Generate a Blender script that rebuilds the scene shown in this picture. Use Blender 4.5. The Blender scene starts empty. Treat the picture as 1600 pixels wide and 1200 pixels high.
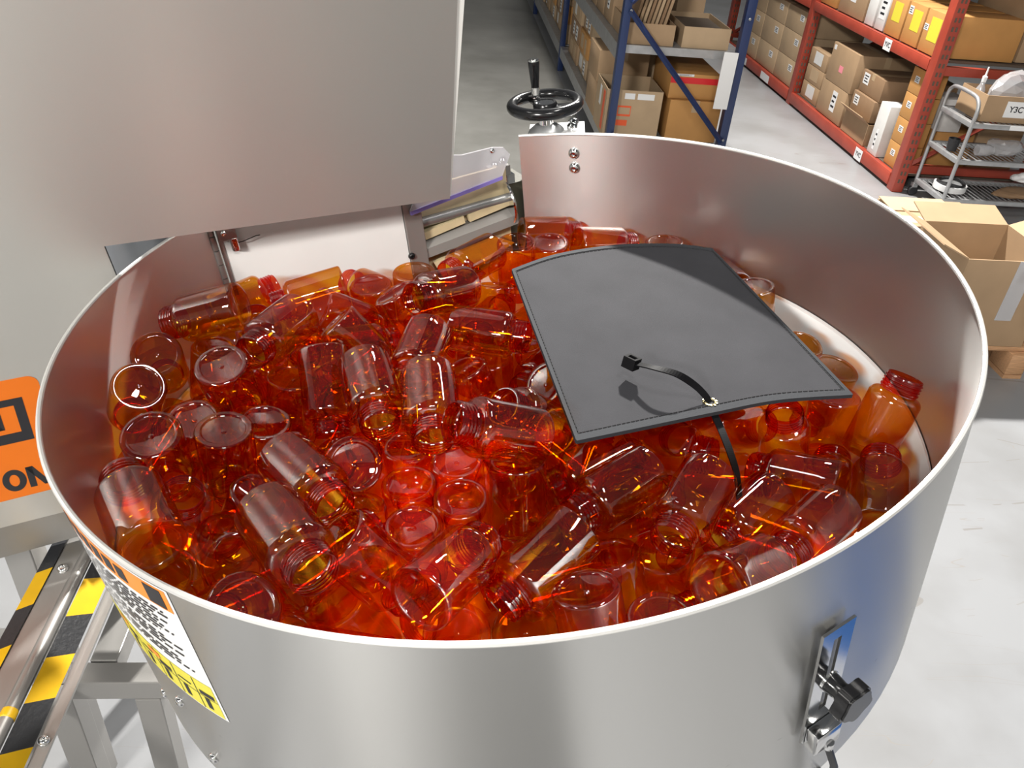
import bpy, bmesh, math, random
from mathutils import Matrix, Vector
from math import sin, cos, pi, radians

# ------------------------------------------------------------------ scene, camera, light, exposure
scene = bpy.context.scene
col = scene.collection
scene.view_settings.view_transform = 'Standard'
scene.view_settings.look = 'None'
scene.view_settings.gamma = 1.0
scene.view_settings.use_curve_mapping = False
scene.view_settings.exposure = 0.0
scene.cycles.max_bounces = 7
scene.cycles.diffuse_bounces = 3
scene.cycles.glossy_bounces = 3
scene.cycles.transmission_bounces = 4
scene.cycles.transparent_max_bounces = 28
scene.cycles.sample_clamp_indirect = 12.0
scene.cycles.use_adaptive_sampling = True
scene.cycles.adaptive_threshold = 0.04
scene.cycles.caustics_reflective = False
scene.cycles.caustics_refractive = False

cam_data = bpy.data.cameras.new('camera')
cam = bpy.data.objects.new('camera', cam_data)
col.objects.link(cam)
cam_data.sensor_fit = 'HORIZONTAL'
cam_data.sensor_width = 36.0
cam_data.lens = 36.0 * 1291.508 / 1600.0
cam_data.clip_start = 0.02
cam_data.clip_end = 80
cr, cu, cw = Vector((0.99554, 0.052832, 0.078156)), Vector((-0.094338, 0.557539, 0.824773)), Vector((0.0, 0.828468, -0.560037))
cam.matrix_world = Matrix(((cr.x, cu.x, -cw.x, 0), (cr.y, cu.y, -cw.y, 0), (cr.z, cu.z, -cw.z, 1.75), (0, 0, 0, 1)))
scene.camera = cam

world = bpy.data.worlds.new('warehouse_air')
scene.world = world
world.use_nodes = True
world.node_tree.nodes['Background'].inputs['Color'].default_value = (0.92, 0.96, 1.0, 1)
world.node_tree.nodes['Background'].inputs['Strength'].default_value = 0.10


def area_light(name, loc, target, sx, sy, watts, colour=(1, 0.97, 0.92)):
    d = bpy.data.lights.new(name, 'AREA')
    d.shape = 'RECTANGLE'; d.size = sx; d.size_y = sy; d.energy = watts; d.color = colour
    o = bpy.data.objects.new(name, d); col.objects.link(o)
    o.location = loc
    o.rotation_euler = (Vector(target) - Vector(loc)).to_track_quat('-Z', 'Y').to_euler()
    return o


# high-bay lamps beyond the bowl and over the aisles, plus added fill lamps
area_light('high_bay_or_fill_light', (0.5, 5.6, 4.85), (0.1, 0.9, 1.2), 0.30, 0.22, 960)
area_light('high_bay_or_fill_light', (2.3, 6.2, 5.0), (2.15, 7.0, 0), 1.2, 0.35, 120)
area_light('high_bay_or_fill_light', (0.95, 0.75, 5.0), (0.35, 0.7, 1.0), 1.2, 0.35, 62)  # added fill above the bowl, brightens the front right bottles
area_light('high_bay_or_fill_light', (-3.0, 0.4, 4.8), (-0.6, 0.9, 0.9), 1.2, 0.35, 18)  # weak fill added from the left
area_light('high_bay_or_fill_light', (0.6, -2.6, 4.4), (0.0, -0.6, 0.2), 1.2, 0.35, 90)  # added fill behind the camera for hood, back plate and floor
area_light('high_bay_or_fill_light', (-2.6, -4.0, 3.6), (-0.1, -0.7, 0.0), 1.2, 0.35, 400)  # low fill added to brighten the bowl's front and the floor it mirrors
area_light('high_bay_or_fill_light', (0.4, 9.5, 5.4), (0.4, 9.0, 0), 1.2, 0.35, 60)

# ------------------------------------------------------------------ frames of reference
FB = Matrix(((0.987685, 0.0, -0.156457, -0.023433), (-0.005332, 0.999419, -0.03366, 0.860397), (0.156366, 0.03408, 0.987111, 1.307766), (0, 0, 0, 1)))  # the tilted bowl, origin at the rim centre
PHI = 0.115631                                                        # the aisles run slightly left of +Y
FA = Matrix.Rotation(PHI, 4, 'Z')
HH = radians(57)
HD, HN = Vector((sin(HH), cos(HH), 0)), Vector((cos(HH), -sin(HH), 0))
H0 = Vector((-0.54197, 0.93715, 0.0))
FH = Matrix(((HD.x, -HN.x, 0, H0.x), (HD.y, -HN.y, 0, H0.y), (0, 0, 1, 0), (0, 0, 0, 1)))   # hood: x along the sheet, y away from the camera
CH0 = Vector((0.5 * cos(radians(152)), 0.5 * sin(radians(152)), 0))
CHD = Vector((0.86004, 0.51023, 0)).normalized()
FC = FB @ Matrix(((CHD.x, -CHD.y, 0, CH0.x), (CHD.y, CHD.x, 0, CH0.y), (0, 0, 1, 0), (0, 0, 0, 1)))  # chord plate: x along it, y outwards

# ------------------------------------------------------------------ materials
MATS = {}


def node_mat(name):
    m = bpy.data.materials.new(name); m.use_nodes = True
    nt = m.node_tree
    b = nt.nodes['Principled BSDF']
    MATS[name] = m
    return m, nt, b


def mat(name, colour, rough=0.5, metal=0.0, noise=0.0, nscale=20.0, bump=0.0, bscale=200.0, stretch=None, spec=0.5, alpha=None, aniso=0.0):
    m, nt, b = node_mat(name)
    c = tuple(colour) + (1,)
    b.inputs['Base Color'].default_value = c
    b.inputs['Roughness'].default_value = rough
    b.inputs['Metallic'].default_value = metal
    b.inputs['Specular IOR Level'].default_value = spec
    tc = nt.nodes.new('ShaderNodeTexCoord'); mp = nt.nodes.new('ShaderNodeMapping')
    nt.links.new(tc.outputs['Object'], mp.inputs['Vector'])
    if stretch: mp.inputs['Scale'].default_value = stretch
    if noise:
        n1 = nt.nodes.new('ShaderNodeTexNoise'); n1.inputs['Scale'].default_value = nscale; n1.inputs['Detail'].default_value = 5
        nt.links.new(mp.outputs[0], n1.inputs['Vector'])
        r = nt.nodes.new('ShaderNodeMapRange')
        r.inputs['From Min'].default_value = 0.3; r.inputs['From Max'].default_value = 0.7
        r.inputs['To Min'].default_value = 1 - noise; r.inputs['To Max'].default_value = 1 + noise
        nt.links.new(n1.outputs['Fac'], r.inputs['Value'])
        mx = nt.nodes.new('ShaderNodeVectorMath'); mx.operation = 'SCALE'
        mx.inputs[0].default_value = colour
        nt.links.new(r.outputs[0], mx.inputs['Scale'])
        nt.links.new(mx.outputs[0], b.inputs['Base Color'])
    if bump:
        n2 = nt.nodes.new('ShaderNodeTexNoise'); n2.inputs['Scale'].default_value = bscale; n2.inputs['Detail'].default_value = 3
        nt.links.new(mp.outputs[0], n2.inputs['Vector'])
        bp = nt.nodes.new('ShaderNodeBump'); bp.inputs['Strength'].default_value = bump; bp.inputs['Distance'].default_value = 0.002
        nt.links.new(n2.outputs['Fac'], bp.inputs['Height'])
        nt.links.new(bp.outputs[0], b.inputs['Normal'])
    if alpha is not None: b.inputs['Alpha'].default_value = alpha
    return m


def brushed(name, colour, rough, aniso, stretch, tangent=None, strength=0.12, metal=1.0):
    m, nt, b = node_mat(name)
    b.inputs['Base Color'].default_value = tuple(colour) + (1,)
    b.inputs['Metallic'].default_value = metal
    b.inputs['Anisotropic'].default_value = aniso
    if tangent:                                    # reflections smear across the grain of the brushing
        tv = nt.nodes.new('ShaderNodeCombineXYZ')
        for k in range(3): tv.inputs[k].default_value = tangent[k]
        nt.links.new(tv.outputs[0], b.inputs['Tangent'])
    tc = nt.nodes.new('ShaderNodeTexCoord'); mp = nt.nodes.new('ShaderNodeMapping')
    mp.inputs['Scale'].default_value = stretch
    nt.links.new(tc.outputs['Object'], mp.inputs['Vector'])
    n1 = nt.nodes.new('ShaderNodeTexNoise'); n1.inputs['Scale'].default_value = 6; n1.inputs['Detail'].default_value = 8; n1.inputs['Roughness'].default_value = 0.7
    nt.links.new(mp.outputs[0], n1.inputs['Vector'])
    b.inputs['Roughness'].default_value = rough
    bp = nt.nodes.new('ShaderNodeBump'); bp.inputs['Strength'].default_value = strength; bp.inputs['Distance'].default_value = 0.0006
    nt.links.new(n1.outputs['Fac'], bp.inputs['Height'])
    nt.links.new(bp.outputs[0], b.inputs['Normal'])
    return m


def amber(name, tint, rough=0.0, haze=0.0, haze_col=(0.9, 0.25, 0.02), ior=1.57):
    """clear coloured plastic wall: what passes is filtered by the path length inside the wall, the rest is reflected"""
    m = bpy.data.materials.new(name); m.use_nodes = True
    MATS[name] = m
    nt = m.node_tree; nt.nodes.clear()
    N, Lk = nt.nodes.new, nt.links.new
    out = N('ShaderNodeOutputMaterial')
    geo = N('ShaderNodeNewGeometry')
    dot = N('ShaderNodeVectorMath'); dot.operation = 'DOT_PRODUCT'
    Lk(geo.outputs['Normal'], dot.inputs[0]); Lk(geo.outputs['Incoming'], dot.inputs[1])
    ab = N('ShaderNodeMath'); ab.operation = 'ABSOLUTE'; Lk(dot.outputs['Value'], ab.inputs[0])
    # refracted cosine inside the wall: sqrt(1 - (1 - c^2) / ior^2)
    sq = N('ShaderNodeMath'); sq.operation = 'POWER'; sq.inputs[1].default_value = 2; Lk(ab.outputs[0], sq.inputs[0])
    a1 = N('ShaderNodeMath'); a1.operation = 'MULTIPLY_ADD'; a1.inputs[1].default_value = 1 / ior ** 2; a1.inputs[2].default_value = 1 - 1 / ior ** 2
    Lk(sq.outputs[0], a1.inputs[0])
    rt = N('ShaderNodeMath'); rt.operation = 'SQRT'; Lk(a1.outputs[0], rt.inputs[0])
    inv = N('ShaderNodeMath'); inv.operation = 'DIVIDE'; inv.inputs[0].default_value = 1; Lk(rt.outputs[0], inv.inputs[1])
    comb = N('ShaderNodeCombineColor')
    for k in range(3):
        pw = N('ShaderNodeMath'); pw.operation = 'POWER'; pw.inputs[0].default_value = tint[k]; Lk(inv.outputs[0], pw.inputs[1])
        Lk(pw.outputs[0], comb.inputs[k])
    tr = N('ShaderNodeBsdfTransparent'); Lk(comb.outputs[0], tr.inputs['Color'])
    thru = tr.outputs[0]
    if haze > 0:                                   # scuffed or filmy plastic scatters a little
        df = N('ShaderNodeBsdfDiffuse'); df.inputs['Color'].default_value = tuple(haze_col) + (1,)
        mx = N('ShaderNodeMixShader'); mx.inputs[0].default_value = haze
        Lk(tr.outputs[0], mx.inputs[1]); Lk(df.outputs[0], mx.inputs[2])
        thru = mx.outputs[0]
    gl = N('ShaderNodeBsdfGlossy'); gl.inputs['Roughness'].default_value = rough; gl.inputs['Color'].default_value = (1, 1, 1, 1)
    # Schlick on both faces of the wall, the same seen from either side
    om = N('ShaderNodeMath'); om.operation = 'SUBTRACT'; om.inputs[0].default_value = 1; Lk(ab.outputs[0], om.inputs[1])
    p5 = N('ShaderNodeMath'); p5.operation = 'POWER'; p5.inputs[1].default_value = 5; Lk(om.outputs[0], p5.inputs[0])
    f0 = 1.6 * ((ior - 1) / (ior + 1)) ** 2
    fr = N('ShaderNodeMath'); fr.operation = 'MULTIPLY_ADD'; fr.inputs[1].default_value = 0.85 - f0; fr.inputs[2].default_value = f0
    Lk(p5.outputs[0], fr.inputs[0])
    m2 = N('ShaderNodeMixShader'); Lk(fr.outputs[0], m2.inputs[0]); Lk(thru, m2.inputs[1]); Lk(gl.outputs[0], m2.inputs[2])
    Lk(m2.outputs[0], out.inputs['Surface'])
    return m


brushed('steel_bowl', (0.64, 0.635, 0.62), 0.31, 0.82, (1, 1, 60), (-0.156457, -0.03366, 0.987111), 0.04, metal=0.94)
brushed('steel_hood', (0.60, 0.585, 0.555), 0.40, 0.75, (1, 60, 60), (0, 0, 1), 0.05, metal=0.75)
brushed('steel_frame', (0.34, 0.33, 0.315), 0.42, 0.2, (8, 8, 30), metal=0.7)
brushed('steel_post', (0.30, 0.285, 0.27), 0.5, 0.0, (8, 8, 30), metal=0.5)
mat('gear_olive', (0.085, 0.078, 0.05), 0.5)
mat('steel_rim', (0.74, 0.73, 0.71), 0.45, 0.6)
mat('steel_polished', (0.75, 0.75, 0.75), 0.12, 1.0)
mat('chrome', (0.82, 0.82, 0.82), 0.08, 1.0)
mat('steel_mirror', (0.50, 0.53, 0.58), 0.10, 1.0)
mat('white_plastic', (0.90, 0.88, 0.86), 0.35, noise=0.03, nscale=9)
mat('wall_paint', (0.5, 0.5, 0.48), 0.7)
mat('white_return', (0.78, 0.77, 0.74), 0.5)
mat('black_plastic', (0.012, 0.012, 0.013), 0.18)
mat('black_nylon', (0.006, 0.006, 0.007), 0.55, spec=0.08)
mat('black_rubber', (0.018, 0.018, 0.02), 0.45)
mat('vinyl', (0.040, 0.040, 0.045), 0.72, spec=0.08, noise=0.10, nscale=14, bump=0.25, bscale=900)
mat('vinyl_edge', (0.035, 0.037, 0.042), 0.7, spec=0.1, bump=0.2, bscale=500)
mat('thread', (0.012, 0.012, 0.014), 0.7)
mat('brass', (0.85, 0.74, 0.42), 0.25, 1.0)
mat('belt_tan', (0.62, 0.50, 0.30), 0.65, noise=0.10, nscale=25, bump=0.2, bscale=120)
mat('roller_grey', (0.30, 0.30, 0.29), 0.35, 0.6)
mat('cleat_grey', (0.25, 0.235, 0.22), 0.5)
mat('film_purple', (0.24, 0.19, 0.55), 0.4)
mat('orange_sign', (0.74, 0.165, 0.010), 0.42, noise=0.03)
mat('ink_black', (0.018, 0.018, 0.022), 0.5)
mat('label_white', (0.78, 0.78, 0.78), 0.4)
mat('label_yellow', (0.70, 0.62, 0.06), 0.4)
mat('label_orange', (0.88, 0.26, 0.03), 0.4)
mat('label_blue', (0.10, 0.16, 0.5), 0.4)
mat('tape_yellow', (0.86, 0.50, 0.008), 0.38, noise=0.06, nscale=30)
mat('tape_black', (0.022, 0.023, 0.026), 0.42, bump=0.3, bscale=160)
mat('blue_paint', (0.015, 0.032, 0.105), 0.38)
mat('reflection_blue', (0.02, 0.11, 0.36), 0.4)  # colour of the unseen box added for the blue reflection
mat('red_paint', (0.36, 0.055, 0.032), 0.42, noise=0.12, nscale=8)
mat('galvanised', (0.40, 0.405, 0.41), 0.42, 0.55, noise=0.12, nscale=20)
mat('wood', (0.55, 0.31, 0.16), 0.7, noise=0.2, nscale=12, stretch=(2, 20, 20))
mat('carton', (0.37, 0.245, 0.14), 0.75, noise=0.06, nscale=9)
mat('carton_light', (0.45, 0.32, 0.195), 0.75, noise=0.06, nscale=9)
mat('carton_orange', (0.50, 0.25, 0.075), 0.72, noise=0.06, nscale=9)
mat('carton_dark', (0.27, 0.165, 0.09), 0.78, noise=0.08, nscale=9)
mat('carton_in', (0.36, 0.22, 0.11), 0.8)
mat('carton_white', (0.66, 0.65, 0.63), 0.6, noise=0.04)
mat('parcel_tape', (0.50, 0.36, 0.22), 0.25)
mat('red_tape', (0.65, 0.02, 0.025), 0.35)
mat('print_orange', (0.80, 0.10, 0.02), 0.5)
mat('pink_note', (0.85, 0.28, 0.33), 0.5)
mat('dark_board', (0.10, 0.075, 0.055), 0.8)  # dark brown for rack decks, post slots and carton contents
amber('amber_wall', (0.90, 0.565, 0.034))
amber('amber_neck', (0.84, 0.11, 0.02))
amber('amber_base', (0.90, 0.53, 0.045))
amber('clear_acrylic', (0.93, 0.92, 0.94), 0.1, 0.45, (0.80, 0.79, 0.82), 1.49)
amber('clear_film', (0.93, 0.93, 0.94), 0.08, 0.35, (0.75, 0.75, 0.77), 1.5)


def floor_material():
    m, nt, b = node_mat('floor_paint')
    N, Lk = nt.nodes.new, nt.links.new
    tc = N('ShaderNodeTexCoord')
    n1 = N('ShaderNodeTexNoise'); n1.inputs['Scale'].default_value = 2.2; n1.inputs['Detail'].default_value = 7
    Lk(tc.outputs['Object'], n1.inputs['Vector'])
    rp = N('ShaderNodeValToRGB')
    rp.color_ramp.elements[0].position = 0.30; rp.color_ramp.elements[0].color = (0.225, 0.225, 0.226, 1)
    rp.color_ramp.elements[1].position = 0.58; rp.color_ramp.elements[1].color = (0.285, 0.29, 0.30, 1)
    Lk(n1.outputs['Fac'], rp.inputs[0])
    # hairline scratches: thin iso-lines of stretched noise
    cur = rp.outputs[0]
    for (ang, sc, wd, dark) in ((0.6, 1.3, 0.0022, (0.20, 0.185, 0.17)), (-0.9, 2.1, 0.0020, (0.25, 0.235, 0.22)), (0.15, 3.6, 0.0016, (0.26, 0.24, 0.22))):
        mp = N('ShaderNodeMapping'); mp.inputs['Rotation'].default_value = (0, 0, ang); mp.inputs['Scale'].default_value = (0.35, 2.2, 1)
        Lk(tc.outputs['Object'], mp.inputs['Vector'])
        n2 = N('ShaderNodeTexNoise'); n2.inputs['Scale'].default_value = sc; n2.inputs['Detail'].default_value = 1.5
        Lk(mp.outputs[0], n2.inputs['Vector'])
        s = N('ShaderNodeMath'); s.operation = 'SUBTRACT'; s.inputs[1].default_value = 0.5; Lk(n2.outputs['Fac'], s.inputs[0])
        a = N('ShaderNodeMath'); a.operation = 'ABSOLUTE'; Lk(s.outputs[0], a.inputs[0])
        l = N('ShaderNodeMath'); l.operation = 'LESS_THAN'; l.inputs[1].default_value = wd; Lk(a.outputs[0], l.inputs[0])
        n3 = N('ShaderNodeTexNoise'); n3.inputs['Scale'].default_value = 5.0; Lk(tc.outputs['Object'], n3.inputs['Vector'])
        g = N('ShaderNodeMath'); g.operation = 'GREATER_THAN'; g.inputs[1].default_value = 0.52; Lk(n3.outputs['Fac'], g.inputs[0])
        mu = N('ShaderNodeMath'); mu.operation = 'MULTIPLY'; Lk(l.outputs[0], mu.inputs[0]); Lk(g.outputs[0], mu.inputs[1])
        sc2 = N('ShaderNodeMath'); sc2.operation = 'MULTIPLY'; sc2.inputs[1].default_value = 0.6; Lk(mu.outputs[0], sc2.inputs[0])
        mix = N('ShaderNodeMix'); mix.data_type = 'RGBA'
        Lk(sc2.outputs[0], mix.inputs['Factor']); Lk(cur, mix.inputs['A']); mix.inputs['B'].default_value = dark + (1,)
        cur = mix.outputs['Result']
    # bare concrete in the aisle left of the blue rack
    sp = N('ShaderNodeSeparateXYZ'); Lk(tc.outputs['Object'], sp.inputs[0])
    c1 = N('ShaderNodeMath'); c1.operation = 'LESS_THAN'; c1.inputs[1].default_value = 1.0; Lk(sp.outputs['X'], c1.inputs[0])
    c2 = N('ShaderNodeMath'); c2.operation = 'GREATER_THAN'; c2.inputs[1].default_value = 2.6; Lk(sp.outputs['Y'], c2.inputs[0])
    cm = N('ShaderNodeMath'); cm.operation = 'MULTIPLY'; Lk(c1.outputs[0], cm.inputs[0]); Lk(c2.outputs[0], cm.inputs[1])
    mix = N('ShaderNodeMix'); mix.data_type = 'RGBA'
    nc = N('ShaderNodeTexNoise'); nc.inputs['Scale'].default_value = 1.6; nc.inputs['Detail'].default_value = 6; nc.inputs['Roughness'].default_value = 0.65
    Lk(tc.outputs['Object'], nc.inputs['Vector'])
    rc = N('ShaderNodeValToRGB')
    rc.color_ramp.elements[0].position = 0.3; rc.color_ramp.elements[0].color = (0.105, 0.103, 0.094, 1)
    rc.color_ramp.elements[1].position = 0.7; rc.color_ramp.elements[1].color = (0.165, 0.162, 0.152, 1)
    Lk(nc.outputs['Fac'], rc.inputs[0])
    Lk(cm.outputs[0], mix.inputs['Factor']); Lk(cur, mix.inputs['A']); Lk(rc.outputs[0], mix.inputs['B'])
    Lk(mix.outputs['Result'], b.inputs['Base Color'])
    b.inputs['Roughness'].default_value = 0.32
    b.inputs['Specular IOR Level'].default_value = 0.35


floor_material()

# ------------------------------------------------------------------ mesh helpers


class MB:
    """collects shapes; build() links them as ONE mesh object"""

    def __init__(s): s.v, s.f = [], []

    def add(s, vs, fs):
        o = len(s.v)
        s.v += [tuple(p) for p in vs]; s.f += [tuple(i + o for i in q) for q in fs]
        return s

    def box(s, x0, x1, y0, y1, z0, z1, M=None, ch=0.0):
        x0, x1 = min(x0, x1), max(x0, x1); y0, y1 = min(y0, y1), max(y0, y1); z0, z1 = min(z0, z1), max(z0, z1)
        if ch <= 0:
            vs = [(x, y, z) for z in (z0, z1) for y in (y0, y1) for x in (x0, x1)]
            fs = [(0, 2, 3, 1), (4, 5, 7, 6), (0, 1, 5, 4), (2, 6, 7, 3), (0, 4, 6, 2), (1, 3, 7, 5)]
        else:
            bm = bmesh.new()
            vv = [bm.verts.new((x, y, z)) for z in (z0, z1) for y in (y0, y1) for x in (x0, x1)]
            for q in [(0, 2, 3, 1), (4, 5, 7, 6), (0, 1, 5, 4), (2, 6, 7, 3), (0, 4, 6, 2), (1, 3, 7, 5)]: bm.faces.new([vv[i] for i in q])
            bmesh.ops.bevel(bm, geom=bm.edges[:], offset=ch, segments=2, affect='EDGES', profile=0.5)
            bm.verts.index_update()
            vs = [tuple(v.co) for v in bm.verts]; fs = [tuple(v.index for v in f.verts) for f in bm.faces]
            bm.free()
        if M is not None: vs = [M @ Vector(p) for p in vs]
        return s.add(vs, fs)

    def prism(s, poly, z0, z1, M=None):
        """poly in x,y extruded along z"""
        k = len(poly)
        a = sum(poly[i][0] * poly[(i + 1) % k][1] - poly[(i + 1) % k][0] * poly[i][1] for i in range(k))
        if a < 0: poly = poly[::-1]
        vs = [(p[0], p[1], z0) for p in poly] + [(p[0], p[1], z1) for p in poly]
        fs = [tuple(range(k - 1, -1, -1)), tuple(range(k, 2 * k))] + [(i, (i + 1) % k, (i + 1) % k + k, i + k) for i in range(k)]
        if M is not None: vs = [M @ Vector(p) for p in vs]
        return s.add(vs, fs)

    def lathe(s, prof, seg=32, M=None, cap0=False, cap1=False):
        """prof: (radius, z) list"""
        vs, fs = [], []
        for (r, z) in prof:
            for j in range(seg):
                t = 2 * pi * j / seg
                vs.append((r * cos(t), r * sin(t), z))
        for i in range(len(prof) - 1):
            for j in range(seg):
                fs.append((i * seg + j, i * seg + (j + 1) % seg, (i + 1) * seg + (j + 1) % seg, (i + 1) * seg + j))
        if cap0: fs.append(tuple(range(seg - 1, -1, -1)))
        if cap1: fs.append(tuple(range((len(prof) - 1) * seg, len(prof) * seg)))
        if M is not None: vs = [M @ Vector(p) for p in vs]
        return s.add(vs, fs)

    def tube(s, pts, r, seg=10, cap=True, closed=False):
        pts = [Vector(p) for p in pts]
        n = len(pts); vs, fs = [], []
        up = None
        for i, p in enumerate(pts):
            if closed: t = (pts[(i + 1) % n] - pts[i - 1]).normalized()
            else: t = (pts[min(i + 1, n - 1)] - pts[max(i - 1, 0)]).normalized()
            if up is None:
                up = Vector((0, 0, 1)) if abs(t.z) < 0.9 else Vector((1, 0, 0))
            up = (up - t * up.dot(t)).normalized()
            sd = t.cross(up)
            rr = r[i] if isinstance(r, (list, tuple)) else r
            for j in range(seg):
                a = 2 * pi * j / seg
                vs.append(p + up * (rr * cos(a)) + sd * (rr * sin(a)))
        m = n if closed else n - 1
        for i in range(m):
            k = (i + 1) % n
            for j in range(seg):
                fs.append((i * seg + j, i * seg + (j + 1) % seg, k * seg + (j + 1) % seg, k * seg + j))
        if cap and not closed:
            fs.append(tuple(range(seg - 1, -1, -1))); fs.append(tuple(range((n - 1) * seg, n * seg)))
        return s.add(vs, fs)

    def ribbon(s, pts, wide, thick, side):
        """flat strap along pts; side = width direction"""
        pts = [Vector(p) for p in pts]; n = len(pts); vs, fs = [], []
        for i, p in enumerate(pts):
            t = (pts[min(i + 1, n - 1)] - pts[max(i - 1, 0)]).normalized()
            sd = Vector(side); sd = (sd - t * sd.dot(t)).normalized(); up = sd.cross(t)
            for (a, b) in ((-1, -1), (1, -1), (1, 1), (-1, 1)):
                vs.append(p + sd * (a * wide / 2) + up * (b * thick / 2))
        for i in range(n - 1):
            for j in range(4):
                fs.append((i * 4 + j, i * 4 + (j + 1) % 4, i * 4 + 4 + (j + 1) % 4, i * 4 + 4 + j))
        fs.append((3, 2, 1, 0)); fs.append(tuple(range((n - 1) * 4, n * 4)))
        return s.add(vs, fs)

    def build(s, name, material, parent=None, smooth=False, bevel=0.0):
        me = bpy.data.meshes.new(name)
        me.from_pydata(s.v, [], s.f); me.update()
        return link_mesh(name, me, material, parent, smooth)


def link_mesh(name, me, material, parent=None, smooth=False):
    bm = bmesh.new(); bm.from_mesh(me); bmesh.ops.recalc_face_normals(bm, faces=bm.faces[:]); bm.to_mesh(me); bm.free()
    if material is not None and not me.materials: me.materials.append(MATS[material])
    if smooth:
        me.shade_smooth()
        me.set_sharp_from_angle(angle=radians(38))
    o = bpy.data.objects.new(name, me); col.objects.link(o)
    if parent is not None: o.parent = parent
    return o


def tag(o, label=None, cat=None, group=None, kind=None):
    if label: o['label'] = label
    if cat: o['category'] = cat
    if group: o['group'] = group
    if kind: o['kind'] = kind
    return o


def thing(name, M, label=None, cat=None, group=None, kind=None):
    o = bpy.data.objects.new(name, None); col.objects.link(o)
    o.empty_display_size = 0.05
    o.matrix_world = M
    return tag(o, label, cat, group, kind)


def T(x, y, z): return Matrix.Translation((x, y, z))


def RX(a): return Matrix.Rotation(a, 4, 'X')


def RY(a): return Matrix.Rotation(a, 4, 'Y')


def RZ(a): return Matrix.Rotation(a, 4, 'Z')


def text_part(name, body, size, M, material, parent, depth=0.0004):
    cu_ = bpy.data.curves.new(name, 'FONT'); cu_.body = body; cu_.size = size; cu_.extrude = depth
    cu_.align_x = 'CENTER'; cu_.align_y = 'CENTER'
    to = bpy.data.objects.new(name, cu_); col.objects.link(to)
    bpy.context.view_layer.update()
    dg = bpy.context.evaluated_depsgraph_get()
    me = bpy.data.meshes.new_from_object(to.evaluated_get(dg))
    bpy.data.objects.remove(to); bpy.data.curves.remove(cu_)
    me.transform(M); me.materials.clear()
    return link_mesh(name, me, material, parent)


def bolt_head(mb, M, r=0.008, h=0.005):
    """dome-headed socket screw, axis +z of M"""
    prof = [(r * 0.0001, h * 0.45), (r * 0.34, h * 0.45), (r * 0.38, h * 1.0)] + [(r * (0.38 + 0.62 * sin(a)), h * cos(a)) for a in (0.4, 0.8, 1.15, 1.4, pi / 2)] + [(r, -h * 0.1)]
    mb.lathe(prof, 20, M)

# ------------------------------------------------------------------ the setting
fo = MB().box(-9, 12, -6, 16, -0.05, 0.0).build('floor', 'floor_paint')
fo.matrix_world = FA
tag(fo, 'pale painted warehouse floor with hairline scratches and grey bare aisle', None, kind='structure')

for nm_, (x0_, x1_, y0_, y1_) in dict(wall_back=(-9, 12, -6, -5.9), wall_far=(-9, 12, 15.9, 16), wall_left=(-9, -8.9, -5.9, 15.9), wall_right=(11.9, 12, -5.9, 15.9)).items():
    wo = MB().box(x0_, x1_, y0_, y1_, 0.0, 6.0).build(nm_, 'wall_paint')
    wo.matrix_world = FA
    tag(wo, 'plain grey warehouse wall far outside the picture', None, kind='structure')

# ------------------------------------------------------------------ the bowl
bowl = thing('sorting_bowl', FB, 'large round brushed stainless steel bowl full of amber bottles', 'bowl')
A0, A1 = 152.0, 450.5


def arc_wall(mb, r0, r1, a0, a1, z0, z1, seg=140):
    vs, fs = [], []
    n = seg + 1
    for i in range(n):
        t = radians(a0 + (a1 - a0) * i / seg)
        for (r, z) in ((r0, z0), (r1, z0), (r1, z1), (r0, z1)): vs.append((r * cos(t), r * sin(t), z))
    for i in range(seg):
        for j in range(4):
            fs.append((i * 4 + j, i * 4 + (j + 1) % 4, i * 4 + 4 + (j + 1) % 4, i * 4 + 4 + j))
    fs.append((3, 2, 1, 0)); fs.append(tuple(range(seg * 4, seg * 4 + 4)))
    return mb.add(vs, fs)


arc_wall(MB(), 0.4985, 0.5015, A0, A1, -0.22, -0.0012).build('wall', 'steel_bowl', bowl, True)
rm = MB()
rm.tube([(0.5 * cos(radians(A0 + (A1 - A0) * i / 160)), 0.5 * sin(radians(A0 + (A1 - A0) * i / 160)), 0.0) for i in range(161)], 0.0027, 8)
rm.build('rolled_rim', 'steel_rim', bowl, True)
MB().lathe([(0.5015, -0.22), (0.5015, -0.335), (0.497, -0.352), (0.483, -0.368), (0.30, -0.50), (0.12, -0.56)], 120).build('lower_shell', 'steel_bowl', bowl, True)
MB().lathe([(0.4975, -0.208), (0.4975, -0.214), (0.494, -0.2175), (0.4175, -0.287), (0.41, -0.289), (0.002, -0.289)], 120).build('liner', 'white_plastic', bowl, True)
wb = MB()
for z in (-0.031, -0.056):
    wb2 = MB(); t = radians(80.1)
    M = T(0.4975 * cos(t), 0.4975 * sin(t), z) @ RZ(t) @ RY(-pi / 2)
    bolt_head(wb2, M, 0.0092, 0.0065)
    wb2.build('bolt', 'steel_polished', bowl, True)
for (ad, z) in ((-126.5, -0.212), (-125.1, -0.298), (-141, -0.33), (-52.5, -0.335)):
    wb2 = MB(); t = radians(ad)
    bolt_head(wb2, T(0.502 * cos(t), 0.502 * sin(t), z) @ RZ(t) @ RY(pi / 2), 0.006, 0.004)
    wb2.build('screw', 'steel_polished', bowl, True)
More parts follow.
